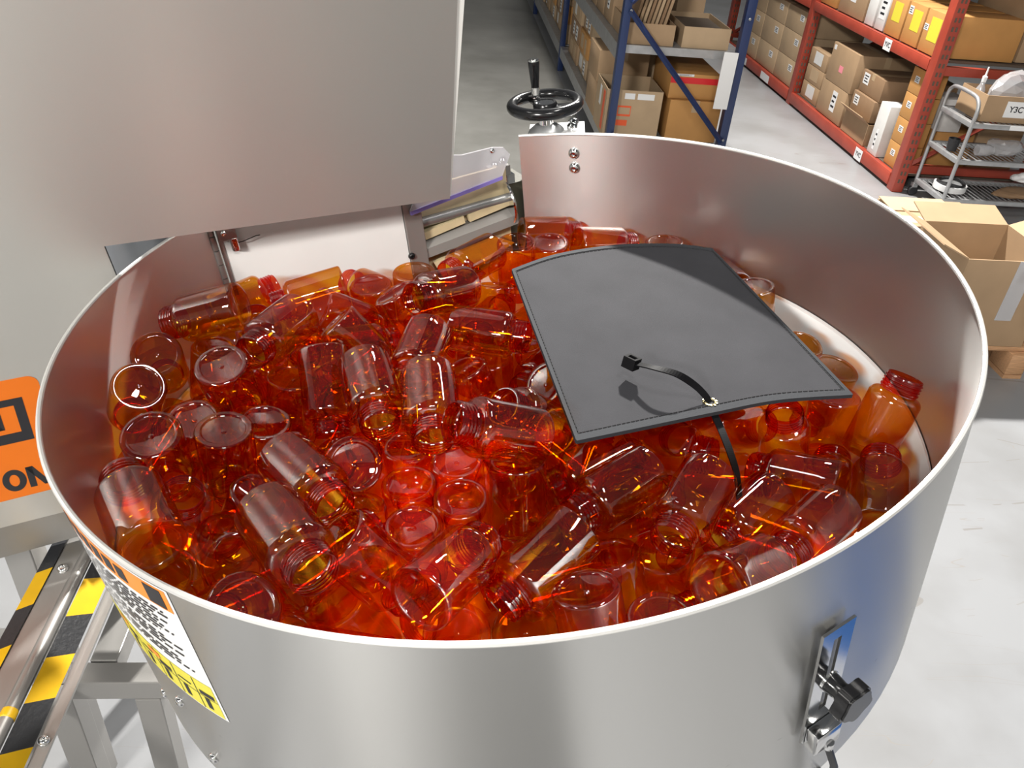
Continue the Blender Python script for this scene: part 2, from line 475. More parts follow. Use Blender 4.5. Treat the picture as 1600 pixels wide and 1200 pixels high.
# central stand under the bowl
MB().lathe([(0.12, -0.56), (0.11, -0.60), (0.11, -1.10)], 40).build('pedestal', 'steel_frame', bowl, True)
MB().lathe([(0.001, -1.228), (0.24, -1.228), (0.24, -1.235), (0.001, -1.235)], 40, T(-0.11 * 0, 0, 0)).build('pedestal_foot', 'steel_frame', bowl, True)
MB().lathe([(0.11, -1.09), (0.11, -1.24)], 40).build('pedestal_sleeve', 'steel_frame', bowl, True)


def curved_patch(mb, a0, a1, z0, z1, r, seg=14):
    vs, fs = [], []
    for i in range(seg + 1):
        t = radians(a0 + (a1 - a0) * i / seg)
        vs += [(r * cos(t), r * sin(t), z0), (r * cos(t), r * sin(t), z1)]
    for i in range(seg): fs.append((2 * i, 2 * i + 2, 2 * i + 3, 2 * i + 1))
    return mb.add(vs, fs)


wl = curved_patch(MB(), -138, -116.4, -0.174, -0.003, 0.5019).build('warning_label', 'label_white', bowl)
tag(wl, 'white safety label with orange header and yellow picture panel')
curved_patch(MB(), -137.6, -116.8, -0.031, -0.005, 0.5022).build('label_header', 'label_orange', wl)
curved_patch(MB(), -137.6, -116.8, -0.172, -0.126, 0.5022).build('picture_panel', 'label_yellow', wl)
random.seed(4)
mbk = MB()
for (a0, a1) in ((-136, -134.4), (-133.6, -131.8), (-131.2, -129.6), (-129, -127.4), (-126.8, -125.2), (-124.6, -123.0)):
    curved_patch(mbk, a0, a1, -0.026, -0.010, 0.5025, 3)
curved_patch(mbk, -119.9, -117.5, -0.029, -0.007, 0.5025, 4)
tag(mbk.build('header_lettering', 'ink_black', wl), kind='stuff')
mbk = MB()
for k in range(17):
    z = -0.037 - k * 0.0046
    if k in (8, 13): continue
    e = -118 - random.random() * 3
    a = -137
    while a < e:
        w_ = 0.6 + random.random() * 1.6
        curved_patch(mbk, a, min(a + w_, e), z - 0.0022, z, 0.5025, 2)
        a += w_ + 0.35
tag(mbk.build('small_print', 'ink_black', wl), kind='stuff')
mbk = MB()
for k in range(6):
    a = -136.2 + k * 3.3
    curved_patch(mbk, a, a + 0.12, -0.171, -0.127, 0.5025, 1)
    curved_patch(mbk, a + 0.5, a + 2.6, -0.143 - 0.004 * (k % 2), -0.141, 0.5025, 2)
    curved_patch(mbk, a + 0.9, a + 1.6, -0.166, -0.150, 0.5025, 2)
curved_patch(mbk, -137.6, -116.8, -0.1495, -0.1488, 0.5025, 12)
tag(mbk.build('pictograms', 'ink_black', wl), kind='stuff')
mbk = MB()
for k in (0, 2): curved_patch(mbk, -134 + k * 3.3, -131.8 + k * 3.3, -0.139, -0.131, 0.5026, 3)
tag(mbk.build('pictogram_accents', 'label_orange', wl), kind='stuff')

# ------------------------------------------------------------------ slotted bracket with knob on the bowl's outer face
tb = radians(-55.6)
FBR = FB @ T(0.503 * cos(tb), 0.503 * sin(tb), 0) @ RZ(tb)           # x outwards, y along the wall to the right, z up the bowl
br = thing('sensor_bracket', FBR, 'slotted steel bracket with black star knob on the bowl outside', 'bracket')
pl = MB()
for (y0, y1, z0, z1) in ((-0.0145, -0.0035, -0.236, -0.088), (0.0035, 0.0145, -0.236, -0.088), (-0.0035, 0.0035, -0.101, -0.088), (-0.0035, 0.0035, -0.236, -0.196)):
    pl.box(0.0025, 0.0050, y0 * 1.25, y1 * 1.25, z0, z1)
pl.build('slotted_plate', 'steel_polished', br)
for z_ in (-0.10, -0.205): MB().box(0, 0.0025, -0.006, 0.006, z_ - 0.006, z_ + 0.006).build('spacer', 'steel_frame', br)
MB().box(0.0050, 0.018, -0.015, 0.015, -0.240, -0.214, ch=0.0015).build('sensor_block', 'steel_polished', br, True)
kb = MB()
KM = T(0.0062, 0.002, -0.160) @ RY(pi / 2)
kb.lathe([(0.0006, 0.0), (0.0095, 0.0), (0.0085, 0.010), (0.0105, 0.0145), (0.0145, 0.0160)], 24, KM)
pts6 = []
for i in range(60):
    a = 2 * pi * i / 60
    r_ = 0.0178 + 0.0016 * cos(5 * a)
    pts6.append((r_ * cos(a), r_ * sin(a)))
kb.prism(pts6, 0.0155, 0.0265, KM)
kb.prism([(x * 0.9, y * 0.9) for (x, y) in pts6], 0.0265, 0.0285, KM)
kb.build('star_knob', 'black_plastic', br, True)
MB().lathe([(0.0001, 0.0), (0.0105, 0.0), (0.0105, 0.0025), (0.0001, 0.0025)], 18, T(0.0038, 0.002, -0.160) @ RY(pi / 2)).build('washer', 'chrome', br, True)
MB().lathe([(0.0001, 0), (0.005, 0), (0.005, 0.008), (0.0035, 0.01)], 14, T(0.016, 0.004, -0.236) @ RX(pi)).build('cable_gland', 'steel_polished', br, True)
MB().tube([(0.016, 0.004, -0.243), (0.019, 0.007, -0.256), (0.022, 0.012, -0.275), (0.021, 0.016, -0.30), (0.014, 0.017, -0.34), (0.0, 0.016, -0.40), (-0.06, 0.014, -0.47)], 0.0036, 10).build('cable', 'black_rubber', br, True)

# ------------------------------------------------------------------ white back plate, hinge, latch (they close the bowl at the elevator)
bp_ = thing('back_plate', FC, 'white plastic plate closing the bowl beneath the steel hood', 'panel')
def liner_z(t_, off=0.012):
    return -0.2175 - (0.494 - math.hypot(0.427 + off, t_ - 0.26)) * 0.909 + 0.002


MB().prism([(0.004, 0.06)] + [(t_, liner_z(t_)) for t_ in (0.004, 0.05, 0.1, 0.15, 0.2, 0.25, 0.2895)] + [(0.2895, 0.06)], -0.010, 0.0, RX(pi / 2)).build('plate', 'white_plastic', bp_)
for k in range(5):
    MB().lathe([(0.0001, 0), (0.0048, 0), (0.0048, 0.0215), (0.0001, 0.0215)], 16, T(-0.003, -0.004, -0.118 + k * 0.0228)).build('hinge_knuckle', 'steel_frame', bp_, True)
MB().box(0.004, 0.010, -0.0015, 0.0, -0.13, 0.02).build('hinge_leaf', 'steel_frame', bp_)
lt = thing('toggle_latch', FC @ T(0.017, 0, -0.03), 'small steel latch block with bent wire under the hood edge', 'latch')
MB().box(-0.013, 0.014, -0.014, 0.0, -0.006, 0.020, ch=0.002).build('latch_block', 'steel_frame', lt, True)
MB().lathe([(0.0001, -0.026), (0.0055, -0.026), (0.0062, -0.024), (0.0062, -0.006), (0.0045, -0.004), (0.0001, -0.004)], 16, T(0.008, -0.008, 0)).build('spring_pin', 'chrome', lt, True)
lb = MB(); bolt_head(lb, T(-0.004, -0.014, 0.006) @ RX(pi / 2), 0.0045, 0.003); lb.build('latch_screw', 'steel_polished', lt, True)
MB().tube([(0.012, -0.009, -0.015), (0.020, -0.012, -0.014), (0.040, -0.014, -0.010), (0.046, -0.014, -0.0105)], 0.0007, 6).build('wire', 'black_plastic', lt)

# ------------------------------------------------------------------ elevator with tan belt
el = thing('belt_elevator', FC, 'belt elevator with tan belt and grey cleats behind the bottles', 'conveyor')
MB().box(0.2905, 0.3215, -0.003, 0.03, -0.242, 0.08, ch=0.0015).build('side_post', 'steel_post', el, False)
eb = MB(); bolt_head(eb, T(0.2925, -0.003, -0.150) @ RX(pi / 2), 0.006, 0.005); eb.build('post_bolt', 'black_plastic', el, True)
MB().box(0.323, 0.492, 0.026, 0.032, -0.235, -0.052).build('belt', 'belt_tan', el)
MB().lathe([(0.0001, 0), (0.0085, 0), (0.0085, 0.17), (0.0001, 0.17)], 20, T(0.322, 0.018, -0.107) @ RY(pi / 2)).build('roller', 'roller_grey', el, True)
for (za, zb, dep) in ((-0.160, -0.137, 0.0),):
    vs = [(0.322, dep, zb - 0.010), (0.496, dep, zb + 0.004), (0.496, 0.03, zb + 0.016), (0.322, 0.03, zb + 0.002), (0.322, dep, za - 0.004), (0.496, dep, za + 0.010), (0.496, 0.03, za + 0.010), (0.322, 0.03, za - 0.004)]
    MB().add(vs, [(0, 1, 2, 3), (7, 6, 5, 4), (0, 4, 5, 1), (1, 5, 6, 2), (2, 6, 7, 3), (3, 7, 4, 0)]).build('cleat', 'cleat_grey', el)
for (x0, x1, z0, z1, rot) in ((0.325, 0.400, -0.131, -0.118, 0.13), (0.408, 0.488, -0.122, -0.108, 0.12)):
    MB().box(-(x1 - x0) / 2, (x1 - x0) / 2, 0.010, 0.022, -(z1 - z0) / 2, (z1 - z0) / 2, T((x0 + x1) / 2, 0, (z0 + z1) / 2) @ RY(-rot)).build('belt_flap', 'belt_tan', el)
MB().prism([(0.332, -0.178), (0.455, -0.166), (0.486, -0.186), (0.372, -0.2245), (0.352, -0.226)], -0.004, -0.012, RX(pi / 2)).build('belt_flap', 'belt_tan', el)
fl_ = MB(); fl_.lathe([(0.010, 0), (0.040, 0), (0.0415, 0.002), (0.040, 0.005), (0.032, 0.006), (0.030, 0.002), (0.010, 0.003)], 36, T(0.4855, 0.03, -0.120) @ RY(pi / 2)); fl_.build('flange_wheel', 'chrome', el, True)
MB().box(0.494, 0.540, 0.038, 0.10, -0.25, -0.092).build('gear_housing', 'gear_olive', el)
MB().box(0.470, 0.506, 0.036, 0.06, -0.074, -0.058).build('mount_block', 'cleat_grey', el)
mbm = MB()
for (x, z) in ((0.482, -0.050), (0.497, -0.046)):
    mbm.lathe([(0.0001, 0), (0.008, 0), (0.008, 0.006), (0.005, 0.009), (0.0001, 0.009)], 14, T(x, 0.045, z - 0.008))
mbm.build('mount_nuts', 'chrome', el, True)
MB().box(0.468, 0.512, 0.034, 0.07, -0.090, -0.074).build('mount_plate', 'steel_polished', el)
gd = thing('clear_guard', FC, 'clear acrylic guard plate with purple film edge beside the hood', 'guard')
MB().prism([(0.345, 0.012), (0.400, -0.001), (0.455, -0.0015), (0.474, -0.006), (0.4848, -0.020), (0.4674, -0.0525), (0.300, -0.070)], 0.008, 0.012, RX(pi / 2)).build('plate', 'clear_acrylic', gd)
MB().prism([(0.300, -0.070), (0.4674, -0.0525), (0.4670, -0.0585), (0.300, -0.0765)], 0.0075, 0.0125, RX(pi / 2)).build('purple_film_edge', 'film_purple', gd)
gb = MB(); bolt_head(gb, T(0.4525, -0.012, -0.006) @ RX(pi / 2), 0.0042, 0.003); gb.build('guard_screw', 'chrome', gd, True)

# ------------------------------------------------------------------ hood
hood = thing('elevator_hood', FH, 'tall brushed stainless steel hood panel over the bowl', 'panel')
MB().prism([(-0.62, 0.866), (-0.04, 0.856), (-0.04, 1.05), (0.012, 1.18), (0.0167, 1.222), (0.0100, 1.2645), (0.5005, 1.2645), (0.5005, 1.95), (-0.62, 1.95)], -0.003, 0.0, RX(pi / 2)).build('front_sheet', 'steel_hood', hood)
MB().prism([(0.498, 1.267), (0.5035, 1.267), (0.5270, 1.95), (0.498, 1.95)], -0.022, -0.0035, RX(pi / 2)).build('side_return', 'white_return', hood)
MB().box(-0.10, 0.497, 0.0035, 0.005, 1.266, 1.29).build('bottom_fold', 'steel_frame', hood)
MB().prism([(0.0098, 1.2645), (0.0113, 1.2640), (0.0180, 1.222), (0.0133, 1.185), (0.0118, 1.186), (0.0165, 1.222)], 0.0002, 0.0012, RX(pi / 2)).build('notch_lip', 'black_rubber', hood)
sp = thing('side_plate', FH @ T(0.02, 0.07, 1.19), 'small mirror polished plate glimpsed left beneath the hood', 'plate')
MB().prism([(-0.060, -0.12), (0.10, -0.12), (0.10, 0.115), (-0.068, 0.078)], -0.003, 0.0, RX(pi / 2)).build('plate', 'steel_mirror', sp)
sb_ = MB(); bolt_head(sb_, T(-0.052, -0.0005, 0.052) @ RX(pi / 2), 0.006, 0.004); sb_.build('plate_screw', 'steel_polished', sp, True)
MB().box(-0.06, -0.05, 0.0, 0.02, -0.30, -0.11).build('plate_bracket', 'steel_frame', sp)

sg = thing('orange_sticker', FH, 'orange rounded sticker with black frame and lettering on the steel hood', 'sticker')


def round_rect(x0, x1, z0, z1, r, k=6):
    out = []
    for (cx, cz, a0) in ((x1 - r, z1 - r, 0), (x0 + r, z1 - r, pi / 2), (x0 + r, z0 + r, pi), (x1 - r, z0 + r, 3 * pi / 2)):
        for i in range(k + 1):
            a = a0 + pi / 2 * i / k
            out.append((cx + r * cos(a), cz + r * sin(a)))
    return out


MB().prism(round_rect(-0.335, -0.103, 0.905, 1.0985, 0.014), 0.0002, 0.0008, RX(pi / 2)).build('backing', 'orange_sign', sg)
fr_ = MB()
for (x0, x1, z0, z1) in ((-0.31, -0.127, 1.0584, 1.0690), (-0.31, -0.127, 0.9990, 1.0150), (-0.139, -0.127, 1.0150, 1.0584), (-0.31, -0.298, 1.0150, 1.0584)):
    fr_.box(x0, x1, -0.0012, -0.0009, z0, z1)
fr_.build('printed_frame', 'ink_black', sg)


def bold_text(name, body, size, M, material, parent, off):
    cu_ = bpy.data.curves.new(name, 'FONT'); cu_.body = body; cu_.size = size; cu_.extrude = 0.0002; cu_.offset = off
    cu_.align_x = 'CENTER'; cu_.align_y = 'CENTER'
    to = bpy.data.objects.new(name, cu_); col.objects.link(to)
    bpy.context.view_layer.update()
    me = bpy.data.meshes.new_from_object(to.evaluated_get(bpy.context.evaluated_depsgraph_get()))
    bpy.data.objects.remove(to); bpy.data.curves.remove(cu_)
    me.transform(M); me.materials.clear()
    return link_mesh(name, me, material, parent)


def stroke_letter(polys):
    mb = MB()
    for p in polys: mb.prism(p, 0.0009, 0.0012, RX(pi / 2))
    return mb.build('letter', 'ink_black', sg)


def upright(x, z, h, w): return [(x, z), (x + w, z), (x + w, z + h), (x, z + h)]


stroke_letter([upright(-0.186, 1.0225, 0.027, 0.007), upright(-0.164, 1.0225, 0.027, 0.007), [(-0.186, 1.0495), (-0.178, 1.0495), (-0.157, 1.0225), (-0.165, 1.0225)]])
stroke_letter([upright(-0.1490, 0.9180, 0.036, 0.0085), upright(-0.1130, 0.9180, 0.036, 0.0085), [(-0.1490, 0.9540), (-0.1400, 0.9540), (-0.1225, 0.9180), (-0.1310, 0.9180)], [(-0.1045, 0.9540), (-0.1135, 0.9540), (-0.1310, 0.9180), (-0.1225, 0.9180)]])
om = MB()
for i in range(32):
    a0_, a1_ = 2 * pi * i / 32, 2 * pi * (i + 1) / 32
    om.prism([(-0.1655 + rx * cos(a_), 0.9362 + rz * sin(a_)) for (rx, rz, a_) in ((0.0145, 0.0190, a0_), (0.0145, 0.0190, a1_), (0.0062, 0.0105, a1_), (0.0062, 0.0105, a0_))], 0.0009, 0.0012, RX(pi / 2))
om.build('letter', 'ink_black', sg)

# ------------------------------------------------------------------ handwheel behind the bowl wall
hw = thing('handwheel', FB @ T(0.039, 0.578, -0.02), 'black handwheel with upright crank grip behind the bowl rim', 'handwheel')
MB().tube([(0.0565 * cos(2 * pi * i / 48), 0.0565 * sin(2 * pi * i / 48), 0.045) for i in range(48)], 0.0098, 14, closed=True).build('wheel_rim', 'black_plastic', hw, True)
MB().lathe([(0.0001, 0.028), (0.017, 0.028), (0.021, 0.034), (0.021, 0.046), (0.0185, 0.0495), (0.0165, 0.0495), (0.0155, 0.048)], 28).build('hub', 'black_plastic', hw, True)
MB().lathe([(0.0001, 0.0485), (0.0150, 0.0485), (0.0155, 0.0465)], 28).build('hub_cap', 'chrome', hw, True)
for k in range(3):
    a = radians(115 + 120 * k)
    MB().box(0.016, 0.052, -0.008, 0.008, 0.035, 0.044, RZ(a), ch=0.002).build('spoke', 'black_plastic', hw, True)
ha = radians(112)
hx, hy = 0.046 * cos(ha), 0.046 * sin(ha)
gr = MB().lathe([(0.0001, 0.062), (0.0068, 0.062), (0.0072, 0.068), (0.0098, 0.098), (0.0100, 0.106), (0.0092, 0.109), (0.0001, 0.1095)], 22, T(hx, hy, 0)).build('grip', 'black_plastic', hw, True)
MB().lathe([(0.0001, 0.110), (0.0085, 0.110), (0.0098, 0.1085), (0.0100, 0.1065)], 22, T(hx, hy, 0)).build('grip_cap', 'chrome', gr, True)
MB().lathe([(0.0070, 0.0625), (0.0078, 0.060), (0.0078, 0.055), (0.0088, 0.053), (0.0088, 0.045)], 22, T(hx, hy, 0)).build('grip_ferrule', 'chrome', gr, True)
MB().lathe([(0.014, 0.030), (0.014, 0.022), (0.013, 0.021), (0.013, 0.010)], 26).build('collar', 'chrome', hw, True)
MB().lathe([(0.013, 0.012), (0.020, 0.010), (0.030, 0.002), (0.036, -0.010), (0.038, -0.05), (0.038, -0.20)], 30).build('column', 'galvanised', hw, True)
MB().box(-0.03, 0.066, -0.032, 0.035, -0.016, 0.0005).build('mount_plate', 'label_white', hw)
for (x, y) in ((0.045, -0.004), (0.047, 0.020)):
    m_ = MB(); m_.lathe([(0.0001, 0.012), (0.006, 0.0115), (0.0095, 0.008), (0.0098, 0.0)], 16, T(x, y, 0)); m_.build('cap_nut', 'chrome', hw, True)
MB().box(-0.025, 0.025, -0.02, 0.02, -1.22, -0.19).build('support_leg', 'steel_frame', hw)

# ------------------------------------------------------------------ lower machine frame and hazard striped rail, left
fr = thing('machine_frame', FA @ T(-0.55, 0.95, 0), 'welded stainless frame of square tubes below the hood', 'frame')


def beam(x0, x1, y0, y1, z0, z1, name='tube', m='steel_frame', p=None):
    return MB().box(x0 + 0.55, x1 + 0.55, y0 - 0.95, y1 - 0.95, z0, z1, ch=0.002).build(name, m, p or fr, False)


beam(-0.655, -0.42, 0.905, 0.947, 0.455, 0.50)              # cross tube
beam(-0.645, -0.598, 0.905, 0.947, 0.0, 0.453)              # near left leg
beam(-0.645, -0.598, 0.52, 0.903, 0.455, 0.50)              # tube running towards the camera
beam(-0.495, -0.452, 0.905, 0.947, 0.10, 0.453)             # inner leg, upper length
beam(-0.475, -0.432, 0.905, 0.947, 0.0, 0.10, 'leg_foot')
beam(-0.575, -0.53, 0.95, 1.35, 0.455, 0.50)                # tube running away
beam(-0.575, -0.53, 1.10, 1.145, 0.50, 0.76)                # upright behind
beam(-0.655, -0.46, 1.10, 1.145, 0.76, 0.80)                # upper cross tube
beam(-0.645, -0.60, 1.31, 1.35, 0.0, 0.455)
beam(-0.70, -0.655, 1.02, 1.065, 0.0, 0.795)                # upright under the hood, left
beam(-0.80, -0.70, 1.02, 1.065, 0.40, 0.445)
beam(-0.49, -0.445, 1.04, 1.085, 0.50, 0.755)               # inner upright
beam(-0.53, -0.445, 1.04, 1.085, 0.61, 0.65, 'gusset')
MB().prism([(-0.62, 0.80), (-0.03, 0.80), (-0.03, 0.855), (-0.62, 0.862)], -0.034, -0.004, (FA @ T(-0.55, 0.95, 0)).inverted() @ FH @ RX(pi / 2)).build('hood_rail', 'steel_frame', fr)
rl = thing('hazard_rail', FA @ T(-0.53, 0.70, 0.78), 'steel guide rail edged with yellow and black striped tape', 'rail')
y0, y1 = -0.30, 0.32
MB().box(-0.024, 0.004, y0, y1, -0.012, 0.0).build('flat_bar', 'steel_frame', rl)
MB().tube([(0.012, y0, -0.004), (0.012, y1, -0.004)], 0.0095, 16).build('round_bar', 'steel_frame', rl, True)
for k in range(9):                                            # striped tape, left edge and right flank
    a, b = y0 + k * 0.07, min(y0 + (k + 1) * 0.07, y1)
    m_ = 'tape_yellow' if k % 2 == 0 else 'tape_black'
    MB().add([(-0.044, a, 0.002), (-0.025, a + 0.012, 0.002), (-0.025, min(b + 0.012, y1), 0.002), (-0.044, b, 0.002), (-0.044, a, -0.03), (-0.044, b, -0.03)], [(0, 1, 2, 3), (0, 3, 5, 4)]).build('tape_stripe', m_, rl)
    a2, b2 = a - 0.005, b - 0.005
    MB().add([(0.024, a2, -0.004), (0.024, b2, -0.004), (0.048, b2 + 0.025, -0.027), (0.048, a2 + 0.025, -0.027)], [(0, 1, 2, 3)]).build('tape_stripe', m_, rl)
MB().box(-0.043, -0.026, y0, y1, -0.028, 0.0012).build('left_bar', 'steel_frame', rl)
MB().box(0.049, 0.066, y0, y1, -0.036, -0.031).build('lower_ledge', 'steel_frame', rl)
MB().add([(0.0235, y0, -0.005), (0.0235, y1, -0.005), (0.0475, y1, -0.028), (0.0475, y0, -0.028), (0.0235, y0, -0.04), (0.0235, y1, -0.04)], [(0, 1, 2, 3), (3, 2, 5, 4), (0, 4, 5, 1), (0, 3, 4), (1, 5, 2)]).build('right_flank', 'steel_frame', rl)
for (x, y) in ((-0.010, 0.20), (-0.010, -0.16)):
    b_ = MB(); bolt_head(b_, T(x, y, 0.0), 0.0085, 0.006); b_.build('bolt', 'steel_polished', rl, True)
b_ = MB(); bolt_head(b_, T(0.056, -0.06, -0.030), 0.0075, 0.0055); b_.build('bolt', 'steel_polished', rl, True)
MB().lathe([(0.0001, 0), (0.010, 0), (0.0105, 0.012), (0.006, 0.018), (0.0001, 0.019)], 16, T(0.012, -0.035, -0.004) @ RX(pi / 2) @ T(0, 0, 0)).build('end_cap', 'tape_yellow', rl, True)

# ------------------------------------------------------------------ bottles
def bottle_parts():
    RB = 0.0291
    seg = 44
    cr_ = 0.0030
    body = [(RB - cr_ + cr_ * sin(a), cr_ - cr_ * cos(a)) for a in (0.35, 0.8, 1.2, pi / 2)]
    body += [(RB, 0.02), (RB, 0.045), (RB, 0.0735)]
    body += [(0.0215 + 0.0080 * cos(a), 0.0735 + 0.0110 * sin(a)) for a in (0.3, 0.6, 0.9, 1.2, 1.45)]
    body += [(0.0206, 0.0852)]
    bm_ = MB().lathe(body, seg)
    neck = [(0.0206, 0.0852), (0.0196, 0.0868), (0.0210, 0.0878), (0.0214, 0.0888), (0.0210, 0.0898), (0.0196, 0.0906)]
    for k in range(3):
        z = 0.0920 + k * 0.0040
        neck += [(0.0196, z), (0.0209, z + 0.0008), (0.0209, z + 0.0015), (0.0196, z + 0.0024)]
    neck += [(0.0196, 0.1050), (0.0192, 0.1059), (0.0183, 0.1059), (0.0180, 0.1052)]
    nk = MB().lathe(neck, seg)
    b0 = (RB - cr_ + cr_ * sin(0.35), cr_ - cr_ * cos(0.35))
    base = [b0, (0.0258, 0.0), (0.0232, 0.0), (0.0222, 0.0006), (0.0212, 0.0020), (0.0160, 0.0032), (0.0090, 0.0040), (0.0030, 0.0043), (0.0024, 0.0032), (0.0012, 0.0028), (0.00005, 0.0028)]
    bs = MB().lathe(base, seg)
    for m_ in (bm_, nk, bs): m_.v = [(x * 1.054, y * 1.054, z * 0.9811) for (x, y, z) in m_.v]
    return bm_, nk, bs


proto = thing('amber_bottle', Matrix.Identity(4))
mbs = bottle_parts()
mbs[0].build('body', 'amber_wall', proto, True)
mbs[1].build('threaded_neck', 'amber_neck', proto, True)
mbs[2].build('punted_base', 'amber_base', proto, True)

